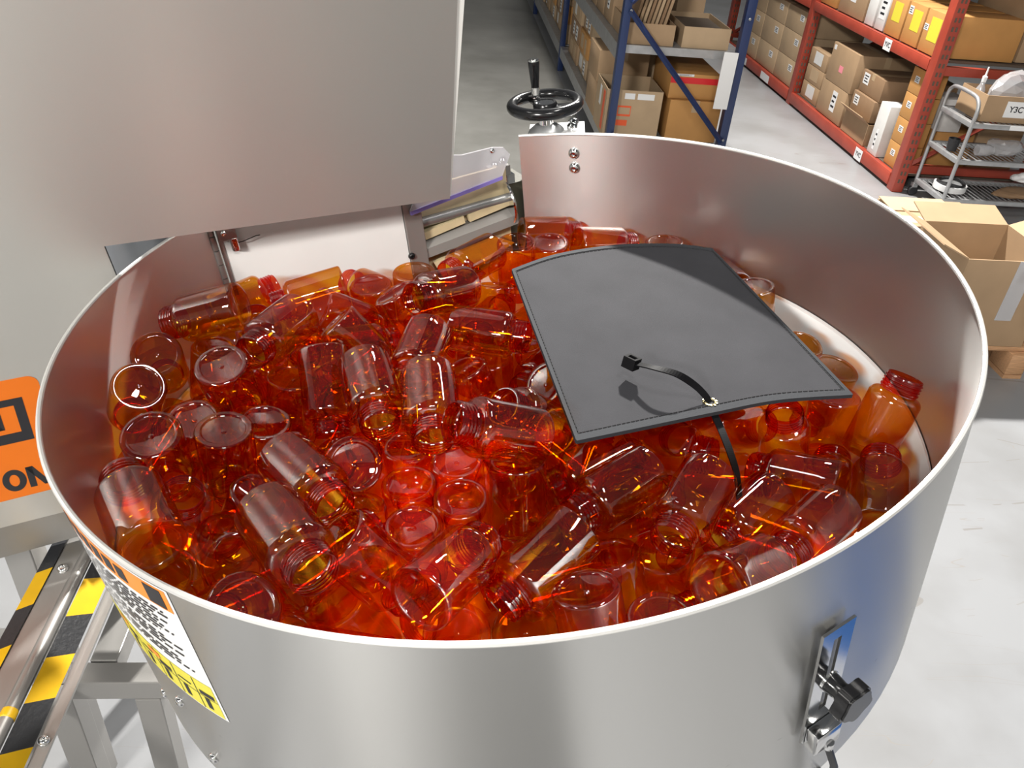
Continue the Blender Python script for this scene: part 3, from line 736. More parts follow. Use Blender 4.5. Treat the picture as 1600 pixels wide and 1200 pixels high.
BOTTLES = [
(1,-0.3526,0.9076,1.2176,-0.939,-0.037,-0.342),(2,-0.4408,0.8428,1.1743,-0.224,0.596,-0.771),(3,-0.3872,0.8948,1.1584,-0.138,-0.034,-0.990),
(4,-0.3320,0.7734,1.2163,0.059,0.303,-0.951),(5,-0.4265,0.7631,1.1821,-0.407,0.432,-0.805),(6,-0.2796,0.9092,1.2101,-0.289,-0.957,0.008),
(7,-0.2939,0.9257,1.1422,-0.318,-0.948,-0.019),(8,-0.2647,0.8199,1.1765,-0.082,-0.064,-0.995),(9,-0.2264,0.8191,1.2204,0.249,-0.683,-0.687),
(10,-0.2247,0.8715,1.2265,0.723,-0.084,-0.686),(11,-0.2678,0.9549,1.1954,0.699,0.488,-0.523),(12,-0.2469,0.8966,1.1667,0.836,0.537,-0.114),
(13,-0.1744,0.9998,1.2059,0.552,-0.069,-0.831),(14,-0.2157,1.0516,1.1881,0.093,0.075,-0.993),(15,-0.2491,1.0396,1.1875,-0.896,-0.387,-0.219),
(16,-0.1566,1.0696,1.2064,0.090,0.045,-0.995),(17,-0.0772,1.0275,1.2103,-0.591,-0.785,0.184),(18,-0.0850,0.9519,1.1885,0.968,-0.233,0.091),
(19,-0.0370,1.1302,1.1656,0.032,-0.313,-0.949),(20,-0.0559,0.9993,1.0650,0.035,-0.114,0.993),(21,0.0080,0.9885,1.1488,0.153,-0.149,-0.977),
(23,-0.0325,0.9305,1.1615,0.108,0.042,-0.993),(24,-0.0633,0.8694,1.1797,0.407,-0.030,-0.913),(25,-0.1099,0.8894,1.2140,-0.091,-0.992,-0.093),
(26,-0.0929,0.7522,1.2435,0.191,-0.974,-0.125),(27,-0.1702,0.7862,1.2266,0.355,-0.927,-0.123),(28,-0.1552,0.6559,1.1869,-0.381,0.696,-0.609),
(29,-0.1125,0.7464,1.1457,0.102,0.007,-0.995),(30,-0.0544,0.7237,1.1498,0.114,0.030,-0.993),(31,-0.0432,0.6594,1.1525,0.106,0.067,-0.992),
(32,-0.1017,0.6808,1.1467,0.085,0.042,-0.996),(33,-0.0862,0.6098,1.1535,0.089,0.093,-0.992),(34,0.0312,0.6778,1.2285,-0.821,-0.410,0.398),
(35,0.0138,0.6736,1.1997,0.102,-0.224,-0.969),(36,0.0548,0.7691,1.1700,-0.604,-0.489,0.629),(37,0.0378,0.8259,1.1967,0.681,0.384,-0.623),
(38,0.1417,0.7423,1.1808,-0.832,-0.323,-0.451),(39,0.1518,0.6721,1.2027,-0.765,-0.626,-0.151),(40,0.0745,0.5743,1.2044,-0.640,-0.702,-0.312),
(41,-0.0593,0.4608,1.2153,0.449,0.881,-0.147),(42,-0.1464,0.5265,1.1248,0.471,0.036,-0.881),(43,-0.1417,0.5225,1.2189,0.647,0.046,-0.761),
(44,-0.2064,0.5350,1.2277,0.621,-0.773,0.130),(45,-0.2223,0.6396,1.2014,0.672,-0.732,0.108),(46,-0.1489,0.6344,1.1444,0.123,-0.018,-0.992),
(47,-0.2558,0.6461,1.1440,-0.350,-0.044,-0.936),(48,-0.3458,0.6380,1.0740,0.266,-0.278,0.923),(49,-0.2350,0.5226,1.1685,-0.487,0.764,-0.424),
(50,-0.2902,0.4856,1.2199,-0.587,0.809,0.028),(51,-0.3626,0.6509,1.2064,-0.053,0.298,-0.953),(52,-0.3521,0.7282,1.1709,-0.011,0.175,-0.984),
(53,-0.3029,0.6896,1.1913,-0.016,0.062,-0.998),(54,-0.2798,0.7503,1.1593,-0.116,0.082,-0.990),(55,-0.4401,0.7226,1.0889,0.587,0.566,-0.579),
(56,-0.1957,0.4366,1.2138,-0.466,0.475,-0.746),(57,-0.2938,0.4988,1.1720,-0.060,0.217,-0.974),(58,0.1649,0.6004,1.1598,0.232,0.004,-0.973),
(59,0.1506,0.5013,1.1788,0.237,-0.024,-0.971),(60,-0.0284,0.4872,1.1497,0.034,0.192,-0.981),(61,0.0332,0.4983,1.1454,0.076,0.189,-0.979),
(62,0.0798,0.4961,1.2109,0.262,-0.258,-0.930),(63,0.1075,0.5719,1.1789,0.303,-0.276,-0.912),(64,0.1933,0.5010,1.2219,0.695,0.670,-0.261),
(65,0.2093,0.6580,1.2144,-0.465,-0.881,-0.082),(66,0.2905,0.6889,1.1719,-0.667,-0.739,-0.095),(67,0.3460,0.6564,1.1886,-0.673,-0.739,-0.035),
(68,0.3696,0.7028,1.1791,-0.788,0.541,-0.293),(69,0.4069,0.6710,1.1559,0.239,0.937,0.255),(70,0.4326,0.8032,1.1551,0.236,0.241,0.942),
(71,0.4006,0.8629,1.1960,0.082,-0.098,-0.992),(72,0.3539,0.8326,1.0990,-0.260,-0.153,0.954),(73,0.2490,0.8523,1.1411,0.887,0.402,-0.226),
(74,0.1488,0.7966,1.1446,0.859,-0.453,0.240),(75,0.3397,1.1054,1.2166,0.221,-0.027,-0.975),(76,0.4166,0.9229,1.2004,-0.126,0.037,-0.991),
(77,-0.0145,1.2013,1.2077,0.097,0.101,-0.990),(78,0.0403,1.2366,1.1965,0.068,0.121,-0.990),(79,-0.0079,1.3019,1.1749,0.956,0.294,-0.007),
(80,0.0846,1.2466,1.1900,0.923,0.379,-0.067),(81,0.2213,1.2409,1.2146,0.149,-0.023,-0.989),(83,-0.0496,1.1913,1.1926,-0.605,-0.792,-0.082),
(84,-0.0409,1.2603,1.1333,0.767,0.505,-0.395),(86,-0.3508,0.9729,1.0872,0.038,-0.326,0.945),(87,0.1564,0.8323,1.1795,0.712,0.702,-0.008),
(88,0.2627,0.9428,1.1859,0.826,0.214,-0.522),(89,0.1317,0.9280,1.1823,-0.464,0.863,-0.199),(90,0.2209,1.1267,1.1696,0.864,0.274,-0.423),
(91,0.1012,1.1213,1.1803,0.716,0.695,-0.069),(92,0.3247,1.1392,1.1885,-0.235,0.965,-0.115),(93,0.3825,0.9746,1.1970,0.066,0.258,-0.964),
(0,0.1853,1.2519,1.1119,-0.251,-0.955,-0.156),(0,-0.3310,1.1040,1.0720,0.264,-0.961,0.087),(0,-0.3587,0.8857,1.0687,0.793,0.203,-0.574),
(0,-0.1338,1.0884,1.0472,0.538,-0.514,0.669),(0,-0.1606,0.8154,1.0034,-0.168,-0.202,0.965),(0,0.1076,0.8136,1.0702,-0.822,0.472,0.319),
(0,0.2555,0.6036,1.1032,-0.571,0.786,-0.236),(0,0.0666,0.8989,1.0895,0.853,0.196,0.483),(0,-0.1712,1.1611,1.1123,0.878,0.462,-0.125),
(0,0.2842,1.0892,1.1581,0.653,-0.719,-0.238),(0,0.0315,0.5857,1.0964,0.915,0.402,0.047),(0,0.1433,1.1322,1.1068,0.295,-0.954,-0.044),
(0,-0.0301,0.8240,1.0477,-0.963,0.228,0.140),(0,0.1168,1.1868,1.1128,-0.938,0.116,-0.328),(0,-0.1900,0.5382,1.0700,-0.242,0.627,0.741),
(0,0.0814,0.6675,1.0725,-0.868,-0.439,-0.232),(0,0.0988,0.9612,1.0755,0.963,0.018,0.269),(0,-0.1534,0.9548,1.0665,-0.907,0.367,0.206),
(0,0.1942,0.5268,1.0769,0.936,0.328,0.130),(0,0.2581,0.8909,1.1327,-0.427,0.899,-0.095),(0,-0.2319,0.9316,1.0327,-0.780,0.623,0.064),
(0,0.0804,0.7041,1.0628,0.984,0.011,0.178),(0,-0.2322,0.8936,1.0415,-0.292,-0.879,-0.377),(0,-0.1477,0.9263,1.1208,-0.105,-0.815,-0.571),
(0,-0.1451,0.4721,1.0732,0.904,-0.427,-0.012),(0,-0.1766,0.5403,1.0181,-0.456,0.888,-0.055),(0,-0.1536,0.8281,1.1228,0.962,-0.165,0.215),
(0,-0.4421,1.0238,1.1276,0.747,0.636,0.192),(0,0.0043,1.1546,1.0727,0.493,-0.483,0.724),(0,0.1471,0.7592,1.0788,0.153,0.988,0.018),
(0,-0.3900,0.8932,1.0075,0.242,-0.962,0.124),(0,0.0774,1.0059,1.1271,-0.589,0.668,-0.455),(0,-0.2684,0.7686,1.0169,0.482,-0.875,-0.046),
(0,-0.3275,1.0219,0.9963,-0.601,-0.325,0.730),(0,-0.2007,1.0972,1.0678,0.752,0.626,-0.207),(0,0.0159,0.4575,1.0644,0.121,-0.558,0.821),
(0,-0.0688,1.1620,1.0554,0.423,0.901,0.100),(0,0.3472,0.6804,1.1070,-0.951,0.302,0.067),(0,-0.1660,0.7232,1.0319,-0.737,0.501,0.453),
(0,0.2918,1.0154,1.1216,-0.931,0.088,-0.356),(0,-0.3931,0.6638,1.0470,0.866,-0.108,-0.489),(0,-0.3088,0.8090,1.0082,-0.260,-0.055,0.964),
(0,-0.2150,0.8939,1.1011,0.101,-0.873,0.478),(0,0.1073,0.6603,1.1374,0.836,0.548,0.017),(0,0.2187,0.7917,1.1049,0.989,-0.085,0.123),
(0,-0.2933,0.5479,1.0666,0.736,0.677,-0.003),(0,0.3872,0.6492,1.1417,-0.675,-0.711,-0.195),(0,0.0839,0.7442,1.0827,0.269,0.618,0.738),
(0,-0.0176,0.8320,1.1292,0.137,-0.962,0.237),(0,-0.2054,1.1706,1.0643,-0.855,-0.312,-0.415),(0,-0.1847,1.0166,1.0310,0.963,-0.106,0.246),
(0,-0.0047,0.6026,1.0603,-0.675,-0.653,0.345),(0,-0.1587,0.4468,1.1432,0.980,-0.172,0.097),(0,0.3742,0.7220,1.1160,0.282,0.942,0.181),
(0,-0.2176,1.0983,1.0443,-0.582,-0.778,-0.236),(0,-0.2728,0.7102,1.0713,0.880,-0.465,0.096),(0,-0.0899,0.9111,1.1279,0.260,-0.173,-0.950),
(0,-0.1884,1.1228,1.1261,-0.871,0.490,-0.027),(0,-0.1853,0.4830,1.1289,-0.022,-0.164,-0.986),(0,0.0673,0.9556,1.1594,-0.519,-0.851,-0.075),
(0,0.1279,0.4590,1.0752,-0.406,0.888,-0.216),(0,-0.3464,0.7670,0.9890,0.185,-0.726,0.662),(0,0.0399,0.7540,1.0619,-0.439,0.895,-0.083),
(0,-0.4384,0.9749,1.0672,0.425,-0.630,-0.650),(0,-0.2045,0.8951,1.0260,0.952,0.274,0.137),(0,0.1247,1.0009,1.0811,-0.331,0.943,-0.026),
(0,-0.4323,0.8709,1.0670,-0.191,-0.932,-0.307),(0,0.1844,0.9180,1.0961,0.318,-0.889,0.331),(0,-0.3692,1.0795,1.0661,-0.736,-0.676,0.037),
(0,-0.2526,1.0405,1.1179,-0.436,-0.896,0.089),(0,-0.2898,0.8570,1.0837,0.393,0.916,0.081),(0,-0.1357,1.2339,1.0466,0.554,0.378,0.742),
(0,0.2467,1.0689,1.1224,-0.507,0.790,-0.344),(0,0.0568,0.9204,1.0693,-0.834,-0.519,-0.187),(0,-0.1009,1.1355,1.1533,0.120,-0.110,-0.987),
(0,-0.3770,0.8494,1.0848,-0.252,-0.907,0.338),(0,-0.1884,0.5176,1.1511,0.615,0.785,0.078),(0,-0.2003,1.0975,1.0698,0.745,0.619,-0.249),
(0,0.0148,0.7192,1.1297,0.441,0.008,-0.897),(0,0.2709,0.5843,1.1448,-0.874,-0.482,-0.054),(0,0.0625,1.3058,1.1204,0.876,-0.441,-0.193),
(0,-0.1970,0.6389,1.0205,0.680,0.728,0.084)]
BOTTLE_LABELS = {
    1: 'amber bottle lying beside the hinge, base against the white plate, neck lower left',
    2: 'dim amber bottle wedged upright against the left steel wall below the hinge',
    3: 'upturned amber bottle, flat base on top, between the left wall and a pink-glinting base',
    4: 'tilted upturned amber bottle with bright glinting base, left of the heap centre',
    5: 'yellowish amber bottle against the left wall, dome of its base facing out',
    6: 'amber bottle lying on its side below the white plate, neck to lower left',
    7: 'dark amber bottle lying parallel just below another, left of the glittering bottles',
    8: 'amber bottle on its shoulder, ring of its base peeping left of the tall yellow bottle',
    9: 'bright yellow-orange bottle sliding down with open mouth towards the camera',
    10: 'amber bottle lying aslant behind the bright yellow one, base upper left',
    11: 'brownish bottle tipped sideways below the white plate, base corner up',
    12: 'dark amber bottle lying flat, red threaded neck pointing right, behind the slanted one',
    13: 'golden slanted bottle with yellow streak, base edge up, below the elevator post',
    14: 'rounded orange-brown bottle base leaning on the white plate',
    15: 'pale orange bottle lying along the foot of the white plate, neck left',
    16: 'upturned bottle squeezed below the steel elevator post',
    17: 'amber bottle lying level behind the golden slanted bottle, base right',
    18: 'amber bottle lying level left of the mat, threaded neck tucked to the mat edge',
    19: "upturned amber bottle beside the mat's upper left corner",
    20: 'upright amber bottle, red open mouth showing, left of the mat',
    21: "upturned bottle touching the mat's left edge, pinkish base on top",
    23: 'amber bottle base half hidden below the red open mouth',
    24: 'tilted upturned bottle with pale oval base, left of the mat edge',
    25: 'amber bottle leaning neck down between the golden slanted one and the glittering one',
    26: 'glittering orange bottle standing on its neck at the heap centre',
    27: 'amber bottle with red neck mouth downwards, right of the bright yellow bottle',
    28: 'amber bottle seen straight on its round base, concentric rings, centre of the heap',
    29: 'upturned bottle, topmost of the cluster of five oval bases',
    30: 'upturned bottle, right upper one of the cluster of oval bases',
    31: 'upturned bottle, right lower one of the cluster of oval bases',
    32: 'upturned bottle, left middle one of the cluster of oval bases',
    33: 'upturned bottle, lowest one of the cluster of oval bases',
    34: 'amber bottle lying aslant above the tall orange one, neck upper left',
    35: 'tall orange bottle standing on its neck right of the oval base cluster',
    36: "amber bottle lying aslant next to the mat's near left corner",
    37: "amber bottle peeping out halfway along the mat's left edge",
    38: "amber bottle lying under the mat's near left corner, open mouth left",
    39: 'large clear amber bottle lying aslant in front of the mat, neck lower left',
    40: 'amber bottle lying aslant in the front middle, neck down to the lower left',
    41: 'amber bottle lying near the front rim, neck pointing up to the right',
    42: 'tilted bottle with big oval base near the front rim, left of the middle',
    43: 'golden bottle lying aslant, thin oval base, above the big oval base',
    44: 'amber bottle with long white highlight, lying left of the golden one',
    45: 'brownish orange bottle lying aslant left of the round straight-on base',
    46: 'amber bottle base half hidden behind the golden slanted bottle',
    47: 'upturned dark amber bottle with glinting base centre, left of the heap',
    48: 'upright bottle with open ringed mouth in the dark left part',
    49: 'dark amber bottle with its broad base facing the camera, lower left',
    50: 'brownish clear bottle leaning on the left wall, ribbed neck up',
    51: 'tilted yellow-rimmed bottle base near the left wall',
    52: 'dark bottle base between the yellow-rimmed one and the big pinkish base',
    53: 'upturned bottle with large dusky pink base, left part of the heap',
    54: 'small bottle base peeping right behind the large dusky pink base',
    55: 'dark amber bottle lying flat below the yellow-rimmed base by the left wall',
    56: 'dark bottle base ring at the front left rim',
    57: 'deep red bottle base at the left rim above the safety label',
    58: 'upturned bottle with round sparkling base, right front part of the heap',
    59: 'upturned bottle, flat pinkish base, cut by the front right rim',
    60: 'rounded bottle base at the front rim, left one of the pair',
    61: 'rounded bottle base at the front rim, right one of the pair',
    62: 'brown-orange bottle standing on its neck at the front rim, right of the rounded pair',
    63: 'narrow slice of orange bottle between the brown-orange one and the sparkling base',
    64: 'amber bottle with yellow gleaming edge and base at the front right rim',
    65: 'greyish gleaming amber bottle below the hanging black strap, neck lower left',
    66: 'amber bottle with pale flat highlight, lying right of the strap end',
    67: 'orange bottle lying at the right front rim, neck lower left',
    68: "orange bottle lying level right of the strap, neck left, below the mat's near right corner",
    69: 'orange bottle standing neck up against the right rim',
    70: 'orange bottle with ribbed red neck up, leaning on the right wall',
    71: "upturned bottle under the mat's near right corner, glassy base rim",
    72: "deep red bottle neck up under the mat's near edge",
    73: "dark red bottle lying under the mat's near edge, neck right",
    74: "greyish bottle lying under the mat's near edge, neck by the strap",
    75: 'upturned bottle standing alone between the mat and the right steel wall',
    76: "bottle base peeping out at the mat's right edge over the white liner",
    77: 'upturned orange bottle beside the belt elevator at the back',
    78: 'upturned amber bottle at the back, second from the elevator',
    79: 'brown bottle lying against the back wall behind two upturned ones',
    80: "amber bottle lying behind the mat's far edge",
    81: "bottle base just showing over the mat's far edge",
    83: 'orange bottle leaning on the tan elevator flap',
    84: "orange bottle lying by the mat's upper left corner, below two upturned ones",
    86: 'red bottle neck standing up below the white plate',
}

proto_parts = list(proto.children)
random.seed(11)
for i, (k, px_, py_, pz_, ax_, ay_, az_) in enumerate(BOTTLES):
    if i == 0:
        o = proto
    else:
        o = proto.copy(); col.objects.link(o)
        for ch in proto_parts:
            c = ch.copy(); col.objects.link(c); c.parent = o
    q = Vector((ax_, ay_, az_)).to_track_quat('Z', 'Y').to_matrix().to_4x4()
    o.matrix_world = T(px_, py_, pz_) @ q @ RZ(random.random() * 6.28)
    if k in BOTTLE_LABELS:
        tag(o, BOTTLE_LABELS[k], 'bottle', 'amber bottles in the bowl')
    elif k:
        tag(o, 'amber plastic bottle lying hidden beneath the grey mat', 'bottle', 'amber bottles under the mat')
    else:
        tag(o, 'amber plastic bottle buried in the lower layers of the heap', 'bottle', 'buried amber bottles')

# ------------------------------------------------------------------ grey mat with stitched border
MP = (-0.00841833, -0.00213041, 1.2260936)


def matz(x, y): return MP[0] * x + MP[1] * y + MP[2]


def poly_at(pts, t):
    n = len(pts) - 1
    x = t * n; i = min(int(x), n - 1); u_ = x - i
    p0, p1, p2, p3 = (Vector(pts[max(i - 1, 0)]), Vector(pts[i]), Vector(pts[i + 1]), Vector(pts[min(i + 2, n)]))
    return 0.5 * ((2 * p1) + (p2 - p0) * u_ + (2 * p0 - 5 * p1 + 4 * p2 - p3) * u_ * u_ + (3 * p1 - p0 - 3 * p2 + p3) * u_ ** 3)


BACK = [(-0.015, 1.0608), (0.0484, 1.1269), (0.1372, 1.1803), (0.2295, 1.2076), (0.2919, 1.206)]
FRONT = [(0.0719, 0.6806), (0.1415, 0.7154), (0.2275, 0.7584), (0.3076, 0.7963), (0.4011, 0.8233)]


def mat_pt(u_, v_, h=0.0):
    """u along left to right, v front to back"""
    p = poly_at(FRONT, u_) * (1 - v_) + poly_at(BACK, u_) * v_
    z = matz(p.x, p.y) + h
    z += 0.0035 * sin(pi * u_) * sin(pi * v_)
    return Vector((p.x, p.y, z))


mt = thing('grey_mat', T(0.19, 0.93, 1.222), 'dark grey vinyl mat with stitched edge lying on the bottles', 'mat')
MI = T(-0.19, -0.93, -1.222)


def mat_sheet(mb, u0, u1, v0, v1, h0, h1, nu, nv):
    vs, fs = [], []
    for side, h in ((0, h0), (1, h1)):
        for j in range(nv + 1):
            for i in range(nu + 1):
                vs.append(MI @ mat_pt(u0 + (u1 - u0) * i / nu, v0 + (v1 - v0) * j / nv, h))
    K = (nu + 1) * (nv + 1)
    for j in range(nv):
        for i in range(nu):
            a = j * (nu + 1) + i
            fs.append((a, a + nu + 1, a + nu + 2, a + 1)); fs.append((K + a, K + a + 1, K + a + nu + 2, K + a + nu + 1))
    ring = [i for i in range(nu + 1)] + [(j * (nu + 1) + nu) for j in range(1, nv + 1)] + [nv * (nu + 1) + i for i in range(nu - 1, -1, -1)] + [j * (nu + 1) for j in range(nv - 1, 0, -1)]
    for a, b in zip(ring, ring[1:] + ring[:1]): fs.append((a, b, K + b, K + a))
    return mb.add(vs, fs)


mat_sheet(MB(), 0, 1, 0, 1, 0.0, 0.003, 36, 30).build('sheet', 'vinyl', mt, True)
for (u0, u1, v0, v1) in ((0, 1, -0.004, 0.021), (0, 1, 0.982, 1.003), (-0.004, 0.022, 0.0, 1.0), (0.979, 1.004, 0.0, 1.0)):
    mat_sheet(MB(), u0, u1, v0, v1, -0.0006, 0.0042, 30 if u1 - u0 > 0.5 else 1, 30 if v1 - v0 > 0.5 else 1).build('edge_binding', 'vinyl_edge', mt, False)
st = MB()
for (fu, fv, n_) in ((None, 0.0265, 62), (None, 0.977, 62), (0.0275, None, 62), (0.9735, None, 62)):
    for i in range(n_):
        a, b = (i + 0.15) / n_, (i + 0.85) / n_
        if fu is None: p0, p1 = mat_pt(a, fv, 0.0035), mat_pt(b, fv, 0.0035)
        else: p0, p1 = mat_pt(fu, a, 0.0035), mat_pt(fu, b, 0.0035)
        st.tube([MI @ p0, MI @ p1], 0.0007, 5)
so = st.build('stitching', 'thread', mt); so['kind'] = 'stuff'
hole = Vector((0.2249, 0.7753, 0)); hole.z = matz(hole.x, hole.y) + 0.0045
gm = MB()
gm.tube([MI @ (hole + Vector((0.0062 * cos(a), 0.0062 * sin(a), 0.0))) for a in [2 * pi * i / 24 for i in range(24)]], 0.0013, 8, closed=True)
for i in range(10):
    a = 2 * pi * i / 10
    gm.box(-0.0011, 0.0011, 0.0055, 0.0088, -0.0008, 0.0010, MI @ T(*hole) @ RZ(a))
gm.build('eyelet', 'brass', mt, False)

tie = thing('cable_tie', T(0.2249, 0.7753, 1.2225), 'black plastic cable tie looped through the mat eyelet', 'cable tie')
TI = T(-0.2249, -0.7753, -1.2225)


def spline(pts, per=8):
    out = []
    for i in range((len(pts) - 1) * per + 1): out.append(poly_at(pts, i / ((len(pts) - 1) * per)))
    return out


tp = [(0.2318, 0.7590, 1.2165), (0.2256, 0.7735, 1.2225), (0.2205, 0.7780, 1.2310), (0.2062, 0.7831, 1.2420), (0.1829, 0.7830, 1.2550), (0.1573, 0.7890, 1.2568), (0.1380, 0.8062, 1.2492)]
tl = [(0.2615, 0.6990, 1.155), (0.2561, 0.6985, 1.173), (0.2500, 0.7003, 1.191), (0.2438, 0.7120, 1.203), (0.2380, 0.7330, 1.211), (0.2318, 0.7590, 1.2165)]
strap = MB().ribbon([TI @ p for p in spline([Vector(p) for p in tl + tp[1:]])], 0.0085, 0.0015, (0.75, 0.62, 0.1)).build('strap', 'black_nylon', tie)
hd = Vector((0.1345, 0.8095, 1.2475))
hb = MB()
HM = TI @ T(*hd) @ RZ(radians(52)) @ RY(radians(12))
for (y0_, y1_) in ((-0.0080, -0.0050), (0.0050, 0.0080)): hb.box(-0.0075, 0.0075, y0_, y1_, -0.006, 0.0075, HM)
for (x0_, x1_) in ((-0.0075, -0.0042), (0.0038, 0.0075)): hb.box(x0_, x1_, -0.0050, 0.0050, -0.006, 0.0075, HM)
hb.build('locking_head', 'black_nylon', tie)

# ------------------------------------------------------------------ cartons
def carton(a0, a1, b0, b1, z0, z1, label, m='carton', name='carton', group='cartons in the warehouse', tape=True, stickers=(), rot=0.0, cat='box'):
    """closed carton; stickers: (face, u0, u1, v0, v1, material) with face 'a' (aisle side) or 'b' (near end)"""
    cx, cy = (a0 + a1) / 2, (b0 + b1) / 2
    t = thing(name, FA @ T(cx, cy, z0) @ RZ(rot), label, cat, group)
    w_, d_, h_ = (a1 - a0) / 2, (b1 - b0) / 2, z1 - z0
    MB().box(-w_, w_, -d_, d_, 0, h_, ch=0.004).build('carton_body', m, t, True)
    if tape:
        tw = 0.022
        tm = MB()
        if w_ >= d_:
            tm.box(-w_ - 0.0006, w_ + 0.0006, -tw, tw, h_ - 0.0002, h_ + 0.0008)
            tm.box(-w_ - 0.0008, -w_ + 0.0002, -tw, tw, h_ * 0.72, h_ + 0.0004)
        else:
            tm.box(-tw, tw, -d_ - 0.0006, d_ + 0.0006, h_ - 0.0002, h_ + 0.0008)
            tm.box(-tw, tw, -d_ - 0.0008, -d_ + 0.0002, h_ * 0.72, h_ + 0.0004)
        tm.build('tape', 'parcel_tape', t)
    for (face, u0, u1, v0, v1, sm) in stickers:
        sb = MB()
        if face == 'a': sb.box(-w_ - 0.0012, -w_ + 0.0002, d_ - 2 * d_ * u1, d_ - 2 * d_ * u0, h_ * v0, h_ * v1)
        else: sb.box(-w_ + 2 * w_ * u0, -w_ + 2 * w_ * u1, -d_ - 0.0012, -d_ + 0.0002, h_ * v0, h_ * v1)
        so_ = sb.build('sticker', sm, t)
        if sm == 'label_white' and (u1 - u0) > 0.12:
            lm = MB()
            for r in range(3):
                va, vb = v0 + (v1 - v0) * (0.2 + 0.25 * r), v0 + (v1 - v0) * (0.3 + 0.25 * r)
                ua, ub = u0 + (u1 - u0) * 0.15, u0 + (u1 - u0) * (0.85 - 0.15 * (r % 2))
                if face == 'a': lm.box(-w_ - 0.0018, -w_ - 0.0013, d_ - 2 * d_ * ub, d_ - 2 * d_ * ua, h_ * va, h_ * vb)
                else: lm.box(-w_ + 2 * w_ * ua, -w_ + 2 * w_ * ub, -d_ - 0.0018, -d_ - 0.0013, h_ * va, h_ * vb)
            lm.build('printed_lines', 'ink_black', so_)
    return t


def open_carton(a0, a1, b0, b1, z0, z1, label, m='carton', flaps=(-0.5, -0.5, -0.5, -0.5), group='cartons in the warehouse', rot=0.0, stickers=(), fl=0.45):
    """flaps: lean angle from vertical for left, right, near, far (None = no flap)"""
    cx, cy = (a0 + a1) / 2, (b0 + b1) / 2
    t = thing('open_carton', FA @ T(cx, cy, z0) @ RZ(rot), label, 'box', group)
    w_, d_, h_ = (a1 - a0) / 2, (b1 - b0) / 2, z1 - z0
    th = 0.005
    b = MB()
    b.box(-w_, w_, -d_, d_, 0, th)
    b.box(-w_, -w_ + th, -d_, d_, th, h_); b.box(w_ - th, w_, -d_, d_, th, h_)
    b.box(-w_ + th, w_ - th, -d_, -d_ + th, th, h_); b.box(-w_ + th, w_ - th, d_ - th, d_, th, h_)
    b.build('carton_body', m, t)
    fw, fd = w_ * 2 * fl, d_ * 2 * fl
    for k, ang in enumerate(flaps):
        if ang is None: continue
        if k == 0: MB().box(-th, 0, -d_ * 0.97, d_ * 0.97, 0, fd, T(-w_ + th, 0, h_) @ RY(-ang)).build('flap', m, t)
        if k == 1: MB().box(0, th, -d_ * 0.97, d_ * 0.97, 0, fd, T(w_ - th, 0, h_) @ RY(ang)).build('flap', m, t)
        if k == 2: MB().box(-w_ * 0.97, w_ * 0.97, -th, 0, 0, fd, T(0, -d_ + th, h_) @ RX(ang)).build('flap', m, t)
        if k == 3: MB().box(-w_ * 0.97, w_ * 0.97, 0, th, 0, fd, T(0, d_ - th, h_) @ RX(-ang)).build('flap', m, t)
    for (face, u0, u1, v0, v1, sm) in stickers:
        sb = MB()
        if face == 'a': sb.box(-w_ - 0.0012, -w_ + 0.0002, d_ - 2 * d_ * u1, d_ - 2 * d_ * u0, h_ * v0, h_ * v1)
        else: sb.box(-w_ + 2 * w_ * u0, -w_ + 2 * w_ * u1, -d_ - 0.0012, -d_ + 0.0002, h_ * v0, h_ * v1)
        sb.build('sticker', sm, t)
    return t


# ------------------------------------------------------------------ blue rack
bk = thing('blue_rack', FA @ T(1.0, 4.93, 0), 'dark blue upright shelving rack with grey beams behind the handwheel', 'rack')
for (x0, x1, y0_) in ((0.0, 0.045, 0.0), (0.70, 0.752, 0.0)):
    pb = MB().box(x0, x1, y0_, y0_ + 0.06, 0, 2.1, ch=0.004).build('upright_post', 'blue_paint', bk, True)
for (x0, x1) in ((0.0, 0.045), (0.70, 0.752)):
    MB().box(x0, x1, 2.50, 2.56, 0, 2.1, ch=0.004).build('upright_post', 'blue_paint', bk, True)
for (y_, za, zb, xa, xb) in ((-0.004, 0.94, 0.235, 0.035, 0.715), (-0.004, 1.66, 0.98, 0.715, 0.035), (2.496, 0.94, 0.235, 0.035, 0.715)):
    MB().tube([(xa, y_, za), (xb, y_, zb)], 0.016, 4).build('diagonal_brace', 'blue_paint', bk)
for x in (0.040, 0.722):
    for z in (0.25, 0.94):
        b_ = MB(); bolt_head(b_, T(x if z > 0.5 else x, -0.012, z) @ RX(pi / 2), 0.008, 0.006); b_.build('brace_bolt', 'galvanised', bk, True)
for z in (0.70, 0.16, 1.35):
    for x in (0.005, 0.715):
        MB().box(x, x + 0.03, 0.06, 2.50, z - 0.04, z + 0.045).build('side_beam', 'galvanised', bk)
    for y_ in (0.062, 1.25, 2.46):
        MB().box(0.035, 0.715, y_, y_ + 0.03, z, z + 0.035).build('cross_beam', 'galvanised', bk)
    MB().box(0.035, 0.715, 0.062, 2.49, z + 0.035, z + 0.045).build('shelf_deck', 'galvanised', bk)
MB().box(0.61, 0.695, -0.034, -0.031, 0.44, 0.76).build('hanging_card', 'label_white', bk)
MB().box(0.002, 0.006, 2.30, 2.56, 0.66, 0.74).build('beam_plate', 'galvanised', bk)

